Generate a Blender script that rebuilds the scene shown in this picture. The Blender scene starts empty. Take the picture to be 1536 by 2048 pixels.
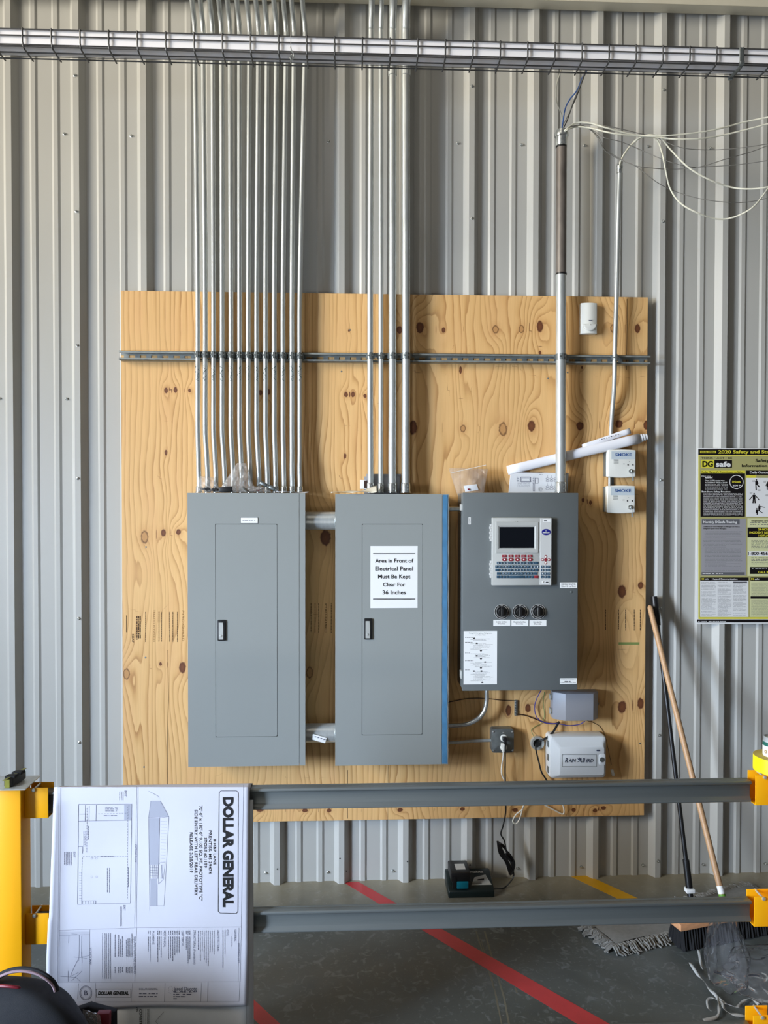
import bpy, bmesh, math, random
import numpy as np
from mathutils import Vector, Matrix
random.seed(7)
S = bpy.context.scene
COL = S.collection
PI = math.pi
# ------------------------------------------------------------------ camera
F = 1538.0
CP = Vector((0.0, -3.6516, 1.8281))
YAW, PIT, ROL = .0434, .0177, .0014
fw = Vector((math.sin(YAW)*math.cos(PIT), math.cos(YAW)*math.cos(PIT), -math.sin(PIT)))
r_ = Vector((math.cos(YAW), -math.sin(YAW), 0)); u_ = r_.cross(fw)
CR = r_*math.cos(ROL)+u_*math.sin(ROL); CU = -r_*math.sin(ROL)+u_*math.cos(ROL)
cam = bpy.data.objects.new('camera', bpy.data.cameras.new('camera')); COL.objects.link(cam)
cam.data.sensor_fit = 'VERTICAL'; cam.data.sensor_height = 36.0; cam.data.lens = 36.0*F/2048
cam.data.clip_start = .05
m = Matrix((CR, CU, -fw)).transposed().to_4x4(); m.translation = CP
cam.matrix_world = m
S.camera = cam
# ------------------------------------------------------------------ world, lights, exposure
S.view_settings.view_transform = 'Standard'; S.view_settings.look = 'None'
S.view_settings.gamma = 1; S.view_settings.use_curve_mapping = False
S.view_settings.exposure = -.06
w = bpy.data.worlds.new('interior'); S.world = w; w.use_nodes = True
bg = w.node_tree.nodes['Background']
bg.inputs[0].default_value = (.93, .92, .90, 1); bg.inputs[1].default_value = .078

def area(name, loc, target, sx, sy, power, color):
    l = bpy.data.lights.new(name, 'AREA'); l.shape = 'RECTANGLE'; l.size = sx; l.size_y = sy
    l.energy = power; l.color = color
    o = bpy.data.objects.new(name, l); COL.objects.link(o); o.location = loc
    o.rotation_euler = (Vector(target)-Vector(loc)).to_track_quat('-Z', 'Y').to_euler()
    return o
area('upper_daylight', (-10.0, -5.8, 4.6), (0, 0, 2.3), 3.2, 4.6, 1780, (1.0, .93, .80))
dl = area('open_door_daylight', (-5.1, -3.9, 1.6), (1.7, 0, .15), 1.5, 2.0, 176, (.62, .77, 1.0)); dl.data.spread = math.radians(66)
area('high_bay_light', (-1.2, -3.6, 6.0), (0, -.5, 1.5), 2.0, 2.0, 24, (1.0, .90, .76))

area('upward_fill', (-1.5, -6.3, .06), (-1.5, -6.3, 5), 5.0, 2.4, 120, (1.0, .97, .92))   # added fill facing up behind the viewer, brightens tray lining and girt
# ------------------------------------------------------------------ pixel -> place helpers (1536 x 2048 frame)
def ray(px, py): return fw + CR*((px-768)/F) - CU*((py-1024)/F)
def W(px, py, Y):
    d = ray(px, py); return CP + d*((Y-CP.y)/d.y)
def FL(px, py, z=0.0):
    d = ray(px, py); return CP + d*((z-CP.z)/d.z)
def R4(x0, y0, x1, y1, Y):          # upright rectangle on plane Y -> x0,x1,z0,z1
    a, b, c, d = W(x0, (y0+y1)/2, Y).x, W(x1, (y0+y1)/2, Y).x, W((x0+x1)/2, y1, Y).z, W((x0+x1)/2, y0, Y).z
    return a, b, c, d
# ------------------------------------------------------------------ mesh builder
class B:
    def __init__(s): s.v = []; s.f = []
    def add(s, vs, fs):
        n = len(s.v); s.v += [tuple(v) for v in vs]; s.f += [tuple(i+n for i in f) for f in fs]; return s
    def box(s, x0, x1, y0, y1, z0, z1):
        x0, x1 = sorted((x0, x1)); y0, y1 = sorted((y0, y1)); z0, z1 = sorted((z0, z1))
        return s.add([(x0,y0,z0),(x1,y0,z0),(x1,y1,z0),(x0,y1,z0),(x0,y0,z1),(x1,y0,z1),(x1,y1,z1),(x0,y1,z1)],
              [(0,3,2,1),(4,5,6,7),(0,1,5,4),(1,2,6,5),(2,3,7,6),(3,0,4,7)])
    def obox(s, c, X, Y, Z):        # oriented box from half-vectors
        c, X, Y, Z = map(Vector, (c, X, Y, Z)); vs = []
        for k in (-1, 1):
            for a, b in ((-1,-1),(1,-1),(1,1),(-1,1)): vs.append(c+X*a+Y*b+Z*k)
        return s.add(vs, [(0,3,2,1),(4,5,6,7),(0,1,5,4),(1,2,6,5),(2,3,7,6),(3,0,4,7)])
    def ring(s, p, ax, r, n, r2=None, ref=None):
        ax = Vector(ax).normalized(); ref = Vector(ref) if ref else (Vector((0,1,0)) if abs(ax.y) < .9 else Vector((1,0,0)))
        a = ax.cross(ref).normalized(); b = ax.cross(a); r2 = r2 or r
        return [Vector(p)+a*(r*math.cos(2*PI*i/n))+b*(r2*math.sin(2*PI*i/n)) for i in range(n)]
    def tube(s, pts, r, n=12, r2=None, cap=True):
        pts = [Vector(p) for p in pts]; k = len(pts); rs = r if isinstance(r, (list, tuple)) else [r]*k
        vs = []
        for i, p in enumerate(pts):
            t = pts[min(i+1, k-1)]-pts[max(i-1, 0)]
            vs += s.ring(p, t, rs[i], n, None if r2 is None else r2)
        fs = [(i*n+j, i*n+(j+1) % n, (i+1)*n+(j+1) % n, (i+1)*n+j) for i in range(k-1) for j in range(n)]
        if cap: fs += [tuple(range(n))[::-1], tuple((k-1)*n+j for j in range(n))]
        return s.add(vs, fs)
    def lathe(s, p, ax, prof, n=24):    # prof: list of (r, h) along axis
        p = Vector(p); ax = Vector(ax).normalized(); vs = []
        for r, h in prof: vs += s.ring(p+ax*h, ax, max(r, 1e-5), n)
        k = len(prof)
        fs = [(i*n+j, i*n+(j+1) % n, (i+1)*n+(j+1) % n, (i+1)*n+j) for i in range(k-1) for j in range(n)]
        fs += [tuple(range(n))[::-1], tuple((k-1)*n+j for j in range(n))]
        return s.add(vs, fs)
    def prism(s, poly, y0, y1):     # poly [(x,z)] ccw, extruded between y0 and y1
        n = len(poly); vs = [(x, y0, z) for x, z in poly]+[(x, y1, z) for x, z in poly]
        return s.add(vs, [tuple(range(n)), tuple(range(2*n-1, n-1, -1))]+[(i, i+n, (i+1) % n+n, (i+1) % n) for i in range(n)])
    def prismx(s, poly, x0, x1):    # poly [(y,z)]
        n = len(poly); vs = [(x0, y, z) for y, z in poly]+[(x1, y, z) for y, z in poly]
        return s.add(vs, [tuple(range(n))[::-1], tuple(range(n, 2*n))]+[(i, (i+1) % n, (i+1) % n+n, i+n) for i in range(n)])
    def grid(s, fn, nu, nv, double=None):
        vs = [fn(i/nu, j/nv) for j in range(nv+1) for i in range(nu+1)]
        fs = [(j*(nu+1)+i, j*(nu+1)+i+1, (j+1)*(nu+1)+i+1, (j+1)*(nu+1)+i) for j in range(nv) for i in range(nu)]
        return s.add(vs, fs)
    def frame(s, x0, x1, z0, z1, t, y0, y1):
        s.box(x0, x1, y0, y1, z0, z0+t); s.box(x0, x1, y0, y1, z1-t, z1)
        s.box(x0, x0+t, y0, y1, z0+t, z1-t); s.box(x1-t, x1, y0, y1, z0+t, z1-t); return s
    def build(s, name, mat, parent=None, bevel=0, smooth=False, fix=True, solid=0, seg=2, ang=35):
        me = bpy.data.meshes.new(name)
        o = bpy.data.objects.new(name, me)
        off = Vector((0, 0, 0))
        if parent is not None:
            q = parent
            while q is not None: off += q.location; q = q.parent
        else:
            a = np.array(s.v); off = Vector(((a[:,0].min()+a[:,0].max())/2, (a[:,1].min()+a[:,1].max())/2, a[:,2].min()))
            o.location = off
        me.from_pydata([(v[0]-off.x, v[1]-off.y, v[2]-off.z) for v in s.v], [], s.f)
        if fix or bevel:
            bm = bmesh.new(); bm.from_mesh(me)
            if fix: bmesh.ops.recalc_face_normals(bm, faces=bm.faces)
            if bevel:
                ed = [e for e in bm.edges if len(e.link_faces) == 2 and e.calc_face_angle(0) > math.radians(30)]
                bmesh.ops.bevel(bm, geom=ed, offset=bevel, segments=seg, profile=.5, affect='EDGES', clamp_overlap=True)
            bm.to_mesh(me); bm.free()
        if smooth or bevel:
            me.polygons.foreach_set('use_smooth', [True]*len(me.polygons)); me.set_sharp_from_angle(angle=math.radians(ang))
        me.materials.append(mat)
        COL.objects.link(o)
        if parent is not None: o.parent = parent
        if solid:
            md = o.modifiers.new('thickness', 'SOLIDIFY'); md.thickness = solid; md.offset = 0
        return o
def tag(o, label, cat, group=None):
    o['label'] = label; o['category'] = cat
    if group: o['group'] = group
    return o
def thing(name, loc, label, cat, group=None):
    o = bpy.data.objects.new(name, None); COL.objects.link(o); o.location = Vector(loc); o.empty_display_size = .05
    return tag(o, label, cat, group)
def struct(o): o['kind'] = 'structure'; return o
def smoothpath(pts, sub=8):
    P = [Vector(p) for p in pts]; P = [P[0]*2-P[1]]+P+[P[-1]*2-P[-2]]; out = []
    for i in range(1, len(P)-2):
        a, b, c, d = P[i-1:i+3]
        for k in range(sub):
            t = k/sub; out.append(.5*((2*b)+(c-a)*t+(2*a-5*b+4*c-d)*t*t+(3*b-a-3*c+d)*t**3))
    out.append(P[-2]); return out
# text as polygons
_tc = {}
def glyphs(s, bold=0, shear=0):
    k = (s, bold, shear)
    if k not in _tc:
        cu = bpy.data.curves.new('t', 'FONT'); cu.body = s; cu.offset = bold; cu.shear = shear; cu.resolution_u = 3; cu.fill_mode = 'FRONT'
        o = bpy.data.objects.new('t', cu); me = bpy.data.meshes.new_from_object(o)
        vs = [tuple(v.co) for v in me.vertices]; fs = [tuple(p.vertices) for p in me.polygons]
        bpy.data.objects.remove(o); bpy.data.meshes.remove(me); bpy.data.curves.remove(cu)
        xs = [v[0] for v in vs]; _tc[k] = (vs, fs, min(xs), max(xs))
    return _tc[k]
CAP = .69
def text_on(b, s, fn, bold=0, shear=0):     # fn(u,v): u 0..1 along the word, v 0..1 baseline to cap height
    vs, fs, a, c = glyphs(s, bold, shear)
    b.add([fn((v[0]-a)/(c-a), v[1]/CAP) for v in vs], fs)
class Sheet:
    """printing laid on a surface; coordinates are read in the units of a drawing of that surface"""
    def __init__(s, ox, oy, k, Y, bend=None): s.ox, s.oy, s.k, s.Y, s.bend = ox, oy, k, Y, bend
    def p(s, x, y, lay=0):
        px, py = s.ox+x/s.k, s.oy+y/s.k
        return W(px, py, s.Y+(s.bend(px, py) if s.bend else 0)-lay*(1.6 if s.bend else 1))
    def quad(s, b, x0, y0, x1, y1, lay=.0004, step=60):
        nu = max(1, int(abs(x1-x0)/step)) if s.bend else 1; nv = max(1, int(abs(y1-y0)/step)) if s.bend else 1
        b.grid(lambda u, v: s.p(x0+(x1-x0)*u, y0+(y1-y0)*v, lay), nu, nv)
    def line(s, b, x0, y0, x1, y1, w=2, lay=.0004):
        L = math.hypot(x1-x0, y1-y0); nx, ny = -(y1-y0)/L*w/2, (x1-x0)/L*w/2
        n = max(1, int(L/60)) if s.bend else 1
        b.grid(lambda u, v: s.p(x0+(x1-x0)*u+nx*(2*v-1), y0+(y1-y0)*u+ny*(2*v-1), lay), n, 1)
    def rect(s, b, x0, y0, x1, y1, w=2, lay=.0004):
        for a in ((x0,y0,x1,y0),(x1,y0,x1,y1),(x1,y1,x0,y1),(x0,y1,x0,y0)): s.line(b, *a, w, lay)
    def text(s, b, t, x0, ytop, x1, ybase, bold=0, shear=0, lay=.0005):
        text_on(b, t, lambda u, v: s.p(x0+(x1-x0)*u, ybase+(ytop-ybase)*v, lay), bold, shear)
    def vtext(s, b, t, xbase, y0, xtop, y1, bold=0, lay=.0005):     # reads downwards, tops of letters to the right
        text_on(b, t, lambda u, v: s.p(xbase+(xtop-xbase)*v, y0+(y1-y0)*u, lay), bold)
    def dashes(s, b, x0, x1, y, h, lay=.0005, fill=.8):
        x = x0
        while x < x1-h:
            L = random.uniform(1.2, 5)*h; e = min(x+L, x1); s.quad(b, x, y-h/2, e, y+h/2, lay); x = e+h*random.uniform(.5, 1)*(1.2 if random.random() < fill else 4)
    def vdashes(s, b, y0, y1, x, h, lay=.0005):
        y = y0
        while y < y1-h:
            L = random.uniform(1.2, 5)*h; e = min(y+L, y1); s.quad(b, x-h/2, y, x+h/2, e, lay); y = e+h*.7
    def oval(s, b, cx, cy, rx, ry, lay=.0005, n=20):
        c = [s.p(cx+rx*math.cos(2*PI*i/n), cy+ry*math.sin(2*PI*i/n), lay) for i in range(n)]; b.add(c, [tuple(range(n))])
    def loop(s, b, cx, cy, rx, ry, w, lay=.0005, n=28, a0=0, a1=2*PI):
        b.grid(lambda u, v: s.p(cx+(rx-w*v)*math.cos(a0+(a1-a0)*u), cy+(ry-w*v)*math.sin(a0+(a1-a0)*u), lay), n, 1)
# ------------------------------------------------------------------ materials
def srgb(r, g, b):
    f = lambda c: (c/255/12.92) if c/255 <= .04045 else ((c/255+.055)/1.055)**2.4
    return (f(r), f(g), f(b), 1)
def nd(nt, t, **kw):
    n = nt.nodes.new(t)
    for k, v in kw.items(): setattr(n, k, v)
    return n
def mat(name, col, rough=.5, metal=0, var=0, vscale=20, bump=0, bscale=200, stretch=None, spec=None, coat=0):
    m = bpy.data.materials.new(name); m.use_nodes = True; nt = m.node_tree; p = nt.nodes['Principled BSDF']
    c = srgb(*col); p.inputs['Base Color'].default_value = c; p.inputs['Roughness'].default_value = rough; p.inputs['Metallic'].default_value = metal
    if spec is not None: p.inputs['Specular IOR Level'].default_value = spec
    if coat: p.inputs['Coat Weight'].default_value = coat; p.inputs['Coat Roughness'].default_value = .15
    tc = nd(nt, 'ShaderNodeTexCoord'); mp = nd(nt, 'ShaderNodeMapping'); nt.links.new(tc.outputs['Object'], mp.inputs[0])
    if stretch: mp.inputs['Scale'].default_value = stretch
    if var:
        n = nd(nt, 'ShaderNodeTexNoise'); n.inputs['Scale'].default_value = vscale; n.inputs['Detail'].default_value = 5
        nt.links.new(mp.outputs[0], n.inputs[0])
        r = nd(nt, 'ShaderNodeMapRange'); r.inputs[1].default_value = .3; r.inputs[2].default_value = .7
        r.inputs[3].default_value = 1-var; r.inputs[4].default_value = 1+var; nt.links.new(n.outputs[0], r.inputs[0])
        mx = nd(nt, 'ShaderNodeVectorMath', operation='SCALE'); mx.inputs[0].default_value = c[:3]; nt.links.new(r.outputs[0], mx.inputs['Scale'])
        nt.links.new(mx.outputs[0], p.inputs['Base Color'])
        r2 = nd(nt, 'ShaderNodeMapRange'); r2.inputs[3].default_value = max(.05, rough*(1-var)); r2.inputs[4].default_value = min(1, rough*(1+var)); nt.links.new(n.outputs[0], r2.inputs[0])
        nt.links.new(r2.outputs[0], p.inputs['Roughness'])
    if bump:
        n = nd(nt, 'ShaderNodeTexNoise'); n.inputs['Scale'].default_value = bscale; n.inputs['Detail'].default_value = 3
        nt.links.new(mp.outputs[0], n.inputs[0]); bp = nd(nt, 'ShaderNodeBump'); bp.inputs['Strength'].default_value = bump; bp.inputs['Distance'].default_value = .002
        nt.links.new(n.outputs[0], bp.inputs['Height']); nt.links.new(bp.outputs[0], p.inputs['Normal'])
    return m
M = {}
M['wall'] = mat('painted_corrugated_steel', (176, 175, 169), .36, 0, .03, 1.5, .12, 4)
M['galv'] = mat('galvanized_steel', (196, 200, 198), .36, .6, .10, 60, stretch=(1, 1, .15))
M['galv_dark'] = mat('dull_galvanized_steel', (128, 134, 134), .45, .75, .14, 40)
M['pipe_brown'] = mat('weathered_pipe', (116, 108, 100), .5, .35, .25, 30, stretch=(1, 1, .3))
M['zinc'] = mat('bright_zinc', (200, 204, 202), .25, .85, .1, 50)
M['strut'] = mat('strut_steel', (150, 154, 150), .45, .45, .15, 40)
M['panel'] = mat('grey_enamel', (142, 146, 143), .42, 0, .015, 3)
M['panel_edge'] = mat('grey_enamel_side', (128, 134, 132), .5, 0)
M['cab'] = mat('dark_grey_enamel', (100, 105, 105), .40, 0, .05, 5)
M['groove'] = mat('door_gap', (22, 24, 24), .8)
M['black'] = mat('black_plastic', (22, 22, 23), .4)
M['blackm'] = mat('black_matte', (16, 16, 18), .75)
M['ink'] = mat('black_ink', (18, 18, 20), .7)
M['inkgrey'] = mat('grey_ink', (92, 94, 112), .7)
M['inkfaint'] = mat('faint_ink', (120, 122, 142), .7)
M['white'] = mat('white_label', (235, 235, 232), .55)
M['whitep'] = mat('white_plastic', (228, 228, 220), .35)
M['rbwhite'] = mat('pale_grey_plastic', (206, 211, 214), .35)
M['paper'] = mat('white_paper', (226, 226, 230), .7, 0, .02, 6)
M['plan'] = mat('plan_paper', (200, 199, 208), .7, 0, .03, 5)
M['paper2'] = mat('grey_white_paper', (214, 216, 218), .7, 0, .04, 12)
M['blue_tape'] = mat('blue_protective_film', (74, 126, 164), .4, 0, .10, 30)
M['yellow'] = mat('yellow_powder_coat', (240, 168, 8), .42, 0, .02, 5)
M['beam'] = mat('galvanized_rail', (118, 123, 122), .38, .5, .10, 9, stretch=(.15, 1, 3))
M['cream'] = mat('cream_primer', (214, 208, 188), .5, 0, .05, 8)
M['liner'] = mat('white_liner', (238, 238, 242), .4)
M['wire'] = mat('basket_wire', (84, 84, 84), .45, .5)
M['wwire'] = mat('white_cable', (226, 224, 206), .5)
M['gwire'] = mat('grey_cable', (120, 118, 112), .5)
M['bwire'] = mat('blue_cable', (40, 84, 150), .45)
M['pwire'] = mat('violet_blue_wire', (62, 60, 140), .45)
M['grwire'] = mat('green_wire', (44, 110, 56), .45)
M['brwire'] = mat('brown_wire', (50, 28, 18), .5)
M['red_tape'] = mat('red_floor_tape', (190, 60, 62), .45, 0, .06, 20)
M['yel_tape'] = mat('yellow_floor_tape', (214, 160, 8), .5, 0, .05, 20)
M['tape_roll'] = mat('yellow_tape', (250, 226, 10), .4)
M['tape_side'] = mat('tape_roll_side', (196, 172, 80), .7)
M['wood'] = mat('broom_handle_wood', (180, 142, 104), .45, 0, .12, 30, stretch=(6, 6, .6))
M['block'] = mat('broom_block_wood', (196, 142, 100), .6, 0, .14, 12, stretch=(1, 8, 8))
M['mop'] = mat('grey_mop_cloth', (126, 124, 118), .9, 0, .1, 60, .3, 300)
M['mopf'] = mat('grey_mop_yarn', (128, 126, 120), .95, 0, .2, 80)
M['teal'] = mat('teal_plastic', (0, 104, 122), .4)
M['darkgreen'] = mat('dark_green_plastic', (16, 30, 30), .4)
M['screen'] = mat('dark_screen', (12, 16, 22), .12)
M['silver'] = mat('silver_plastic', (186, 187, 182), .4, .15)
M['silver2'] = mat('silver_plastic_light', (204, 204, 200), .4, .1)
M['key'] = mat('blue_grey_key', (46, 76, 96), .5)
M['keyred'] = mat('dark_red_key', (138, 38, 50), .5)
M['navy'] = mat('navy_badge', (22, 24, 120), .4)
M['redp'] = mat('red_plastic', (120, 22, 36), .5)
M['greybox'] = mat('mid_grey_plastic', (138, 139, 144), .45)
M['cloth'] = mat('black_bag_fabric', (22, 24, 29), .8, 0, .2, 60, .3, 500)
M['strap'] = mat('grey_pink_strap', (150, 126, 134), .8)
M['poster_y'] = mat('poster_yellow', (214, 204, 60), .45)
M['poster_o'] = mat('poster_olive', (166, 161, 106), .45)
M['poster_k'] = mat('poster_black', (16, 12, 14), .4)
M['poster_w'] = mat('poster_white', (222, 222, 220), .45)
M['poster_g'] = mat('poster_grey', (150, 148, 150), .45)
M['poster_g2'] = mat('poster_dark_grey', (92, 92, 96), .45)
M['poster_c'] = mat('poster_cream', (206, 206, 158), .45)
M['smoketext'] = mat('blue_lettering', (50, 84, 140), .5)
M['smokeband'] = mat('pale_blue_band', (190, 200, 204), .5)
M['rbtext'] = mat('dark_blue_grey_lettering', (58, 66, 84), .5)
M['green'] = mat('bright_green_plastic', (96, 150, 50), .5)
M['canlabel'] = mat('white_can_label', (232, 230, 214), .4)
M['cangreen'] = mat('green_can_band', (20, 88, 74), .4)
M['gold'] = mat('gold_print', (150, 112, 30), .4)
M['brass'] = mat('tarnished_yoke', (150, 150, 70), .4, .5)
M['lens'] = mat('translucent_lens', (218, 218, 212), .25)
M['pencil'] = mat('marker_scribble', (40, 74, 76), .7)
M['stamp'] = mat('wood_stamp_ink', (66, 44, 24), .9)
M['stampf'] = mat('faint_wood_stamp_ink', (150, 112, 66), .9)
M['greenspray'] = mat('green_wood_mark', (120, 134, 70), .9)
M['dirt'] = mat('brown_dirt', (120, 100, 66), .9)
M['shade_grey'] = mat('printed_grey', (160, 162, 174), .7)
M['map_grey'] = mat('printed_map_grey', (182, 182, 192), .7)
def plastic(name, col, dens, rough=.12, fres=.25, ns=28, bs=.7):
    m = bpy.data.materials.new(name); m.use_nodes = True; nt = m.node_tree; nt.nodes.remove(nt.nodes['Principled BSDF'])
    out = nt.nodes['Material Output']; tr = nd(nt, 'ShaderNodeBsdfTransparent'); gl = nd(nt, 'ShaderNodeBsdfGlossy'); gl.inputs['Roughness'].default_value = rough
    df = nd(nt, 'ShaderNodeBsdfDiffuse'); df.inputs[0].default_value = srgb(*col)
    a = nd(nt, 'ShaderNodeMixShader'); a.inputs[0].default_value = dens; nt.links.new(tr.outputs[0], a.inputs[1]); nt.links.new(df.outputs[0], a.inputs[2])
    lw = nd(nt, 'ShaderNodeLayerWeight'); lw.inputs[0].default_value = fres
    b = nd(nt, 'ShaderNodeMixShader'); nt.links.new(lw.outputs['Fresnel'], b.inputs[0]); nt.links.new(a.outputs[0], b.inputs[1]); nt.links.new(gl.outputs[0], b.inputs[2])
    tc = nd(nt, 'ShaderNodeTexCoord'); n = nd(nt, 'ShaderNodeTexNoise'); n.inputs['Scale'].default_value = ns; n.inputs['Detail'].default_value = 1; n.inputs['Distortion'].default_value = 1.5
    nt.links.new(tc.outputs['Object'], n.inputs[0]); bp = nd(nt, 'ShaderNodeBump'); bp.inputs['Strength'].default_value = bs; bp.inputs['Distance'].default_value = .02
    nt.links.new(n.outputs[0], bp.inputs['Height']); nt.links.new(bp.outputs[0], gl.inputs['Normal']); nt.links.new(bp.outputs[0], lw.inputs['Normal'])
    nt.links.new(b.outputs[0], out.inputs['Surface']); return m
M['clear'] = plastic('clear_plastic_film', (205, 205, 210), .035, .08, .10, 9, .8)
M['bagfilm'] = plastic('parts_bag_film', (222, 214, 205), .2, .2)
# plywood: grain lines follow the 'grain' field stored on the sheet, knots follow 'knot'
def plymat():
    m = bpy.data.materials.new('fire_treated_plywood'); m.use_nodes = True; nt = m.node_tree; L = nt.links.new; p = nt.nodes['Principled BSDF']
    p.inputs['Roughness'].default_value = .62
    g = nd(nt, 'ShaderNodeAttribute', attribute_name='grain'); k = nd(nt, 'ShaderNodeAttribute', attribute_name='knot')
    tc = nd(nt, 'ShaderNodeTexCoord')
    def noise(sc, st, det=4):
        mp = nd(nt, 'ShaderNodeMapping'); mp.inputs['Scale'].default_value = st; L(tc.outputs['Object'], mp.inputs[0])
        n = nd(nt, 'ShaderNodeTexNoise'); n.inputs['Scale'].default_value = sc; n.inputs['Detail'].default_value = det; L(mp.outputs[0], n.inputs[0]); return n.outputs[0]
    def math_(op, a, b=None, c=None):
        n = nd(nt, 'ShaderNodeMath', operation=op)
        for i, x in enumerate((a, b, c)):
            if x is None: continue
            if isinstance(x, (int, float)): n.inputs[i].default_value = x
            else: L(x, n.inputs[i])
        return n.outputs[0]
    fine = noise(60, (1, 1, .12)); fib = noise(260, (1, 1, .03), 2); big = noise(3, (1.6, 1, .5), 2); blot = noise(9, (1, 1, .35), 3)
    gg = math_('ADD', g.outputs['Fac'], math_('MULTIPLY', math_('SUBTRACT', fine, .5), .35))
    fr = math_('FRACT', gg)
    cr = nd(nt, 'ShaderNodeValToRGB'); e = cr.color_ramp.elements
    e[0].position = 0; e[0].color = srgb(226, 184, 124); e[1].position = 1; e[1].color = srgb(224, 182, 122)
    for pos, c in ((.50, (220, 176, 116)), (.74, (204, 158, 98)), (.88, (178, 130, 76)), (.94, (170, 122, 68)), (.975, (218, 174, 114))):
        x = e.new(pos); x.color = srgb(*c)
    L(fr, cr.inputs[0])
    def mixc(fac, a, b, typ='MIX'):
        n = nd(nt, 'ShaderNodeMix', data_type='RGBA', blend_type=typ)
        if isinstance(fac, (int, float)): n.inputs[0].default_value = fac
        else: L(fac, n.inputs[0])
        for i, x in ((6, a), (7, b)):
            if isinstance(x, tuple): n.inputs[i].default_value = x
            else: L(x, n.inputs[i])
        return n.outputs[2]
    def rng(x, a, b, c, d):
        n = nd(nt, 'ShaderNodeMapRange'); L(x, n.inputs[0])
        for i, q in enumerate((a, b, c, d)): n.inputs[i+1].default_value = q
        return n.outputs[0]
    # line strength varies over the sheet
    col = mixc(rng(big, .35, .65, .35, 1), srgb(221, 178, 118), cr.outputs[0])
    col = mixc(rng(fib, .35, .65, 0, .22), col, srgb(196, 150, 92))
    col = mixc(rng(blot, .5, .75, 0, .4), col, srgb(216, 166, 112))
    sep = nd(nt, 'ShaderNodeSeparateXYZ'); L(k.outputs['Vector'], sep.inputs[0])
    x2 = math_('MULTIPLY', sep.outputs[0], sep.outputs[0]); z2 = math_('MULTIPLY', sep.outputs[1], sep.outputs[1])
    r = math_('SQRT', math_('ADD', x2, z2)); r = math_('ADD', r, math_('MULTIPLY', math_('SUBTRACT', noise(90, (1, 1, 1), 2), .5), .5))
    halo = rng(r, 1.0, 2.4, .34, 0); col = mixc(halo, col, srgb(184, 130, 76))
    disc = rng(r, .82, 1.05, 1, 0)
    rim = math_('MULTIPLY', disc, rng(r, .55, .9, 0, 1))
    solid = mixc(rng(r, .1, .9, .2, 1), srgb(120, 70, 34), srgb(92, 48, 24)); hollow = mixc(rim, srgb(186, 138, 84), srgb(70, 32, 14))
    kn = mixc(sep.outputs[2], solid, hollow)
    col = mixc(disc, col, kn)
    L(col, p.inputs['Base Color'])
    bp = nd(nt, 'ShaderNodeBump'); bp.inputs['Strength'].default_value = .25; bp.inputs['Distance'].default_value = .001; L(fib, bp.inputs['Height']); L(bp.outputs[0], p.inputs['Normal'])
    return m
M['ply'] = plymat()
def floormat():
    m = bpy.data.materials.new('polished_concrete'); m.use_nodes = True; nt = m.node_tree; L = nt.links.new; p = nt.nodes['Principled BSDF']
    tc = nd(nt, 'ShaderNodeTexCoord')
    def noise(sc, det=5, dist=0):
        n = nd(nt, 'ShaderNodeTexNoise'); n.inputs['Scale'].default_value = sc; n.inputs['Detail'].default_value = det; n.inputs['Distortion'].default_value = dist
        L(tc.outputs['Object'], n.inputs[0]); return n.outputs[0]
    def ramp(x, stops):
        r = nd(nt, 'ShaderNodeValToRGB'); e = r.color_ramp.elements
        e[0].position, e[0].color = stops[0][0], srgb(*stops[0][1]); e[1].position, e[1].color = stops[-1][0], srgb(*stops[-1][1])
        for a, c in stops[1:-1]: q = e.new(a); q.color = srgb(*c)
        L(x, r.inputs[0]); return r.outputs[0]
    def mix(f, a, b):
        n = nd(nt, 'ShaderNodeMix', data_type='RGBA'); L(f, n.inputs[0]); L(a, n.inputs[6])
        if isinstance(b, tuple): n.inputs[7].default_value = b
        else: L(b, n.inputs[7])
        return n.outputs[2]
    base = ramp(noise(2.2, 6, .4), [(.3, (68, 73, 70)), (.5, (80, 85, 82)), (.7, (94, 99, 97))])
    sc = ramp(noise(26, 8, 1.2), [(0, (0, 0, 0)), (.55, (0, 0, 0)), (.68, (190, 190, 190)), (1, (190, 190, 190))])
    c = mix(sc, base, srgb(126, 132, 132))
    sc2 = ramp(noise(90, 4, .5), [(0, (0, 0, 0)), (.66, (0, 0, 0)), (.74, (190, 190, 190)), (1, (190, 190, 190))])
    c = mix(sc2, c, srgb(140, 144, 142))
    # pale band at the wall foot: dust, plus the wall's reflection painted in
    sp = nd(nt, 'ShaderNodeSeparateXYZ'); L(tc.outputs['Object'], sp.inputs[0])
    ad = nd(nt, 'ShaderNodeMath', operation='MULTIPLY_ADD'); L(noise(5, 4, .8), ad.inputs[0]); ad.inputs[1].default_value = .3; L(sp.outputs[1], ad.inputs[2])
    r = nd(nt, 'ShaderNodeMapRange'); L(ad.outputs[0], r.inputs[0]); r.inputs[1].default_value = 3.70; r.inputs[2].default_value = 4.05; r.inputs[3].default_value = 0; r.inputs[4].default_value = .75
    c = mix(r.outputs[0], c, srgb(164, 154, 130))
    L(c, p.inputs['Base Color'])
    rr = nd(nt, 'ShaderNodeMapRange'); L(noise(8, 4, 0), rr.inputs[0]); rr.inputs[3].default_value = .28; rr.inputs[4].default_value = .5; L(rr.outputs[0], p.inputs['Roughness'])
    bp = nd(nt, 'ShaderNodeBump'); bp.inputs['Strength'].default_value = .15; bp.inputs['Distance'].default_value = .003; L(noise(40, 4, 0), bp.inputs['Height']); L(bp.outputs[0], p.inputs['Normal'])
    return m
M['floor'] = floormat(); M['scuff'] = mat('tan_scuff', (112, 108, 92), .6)
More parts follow.
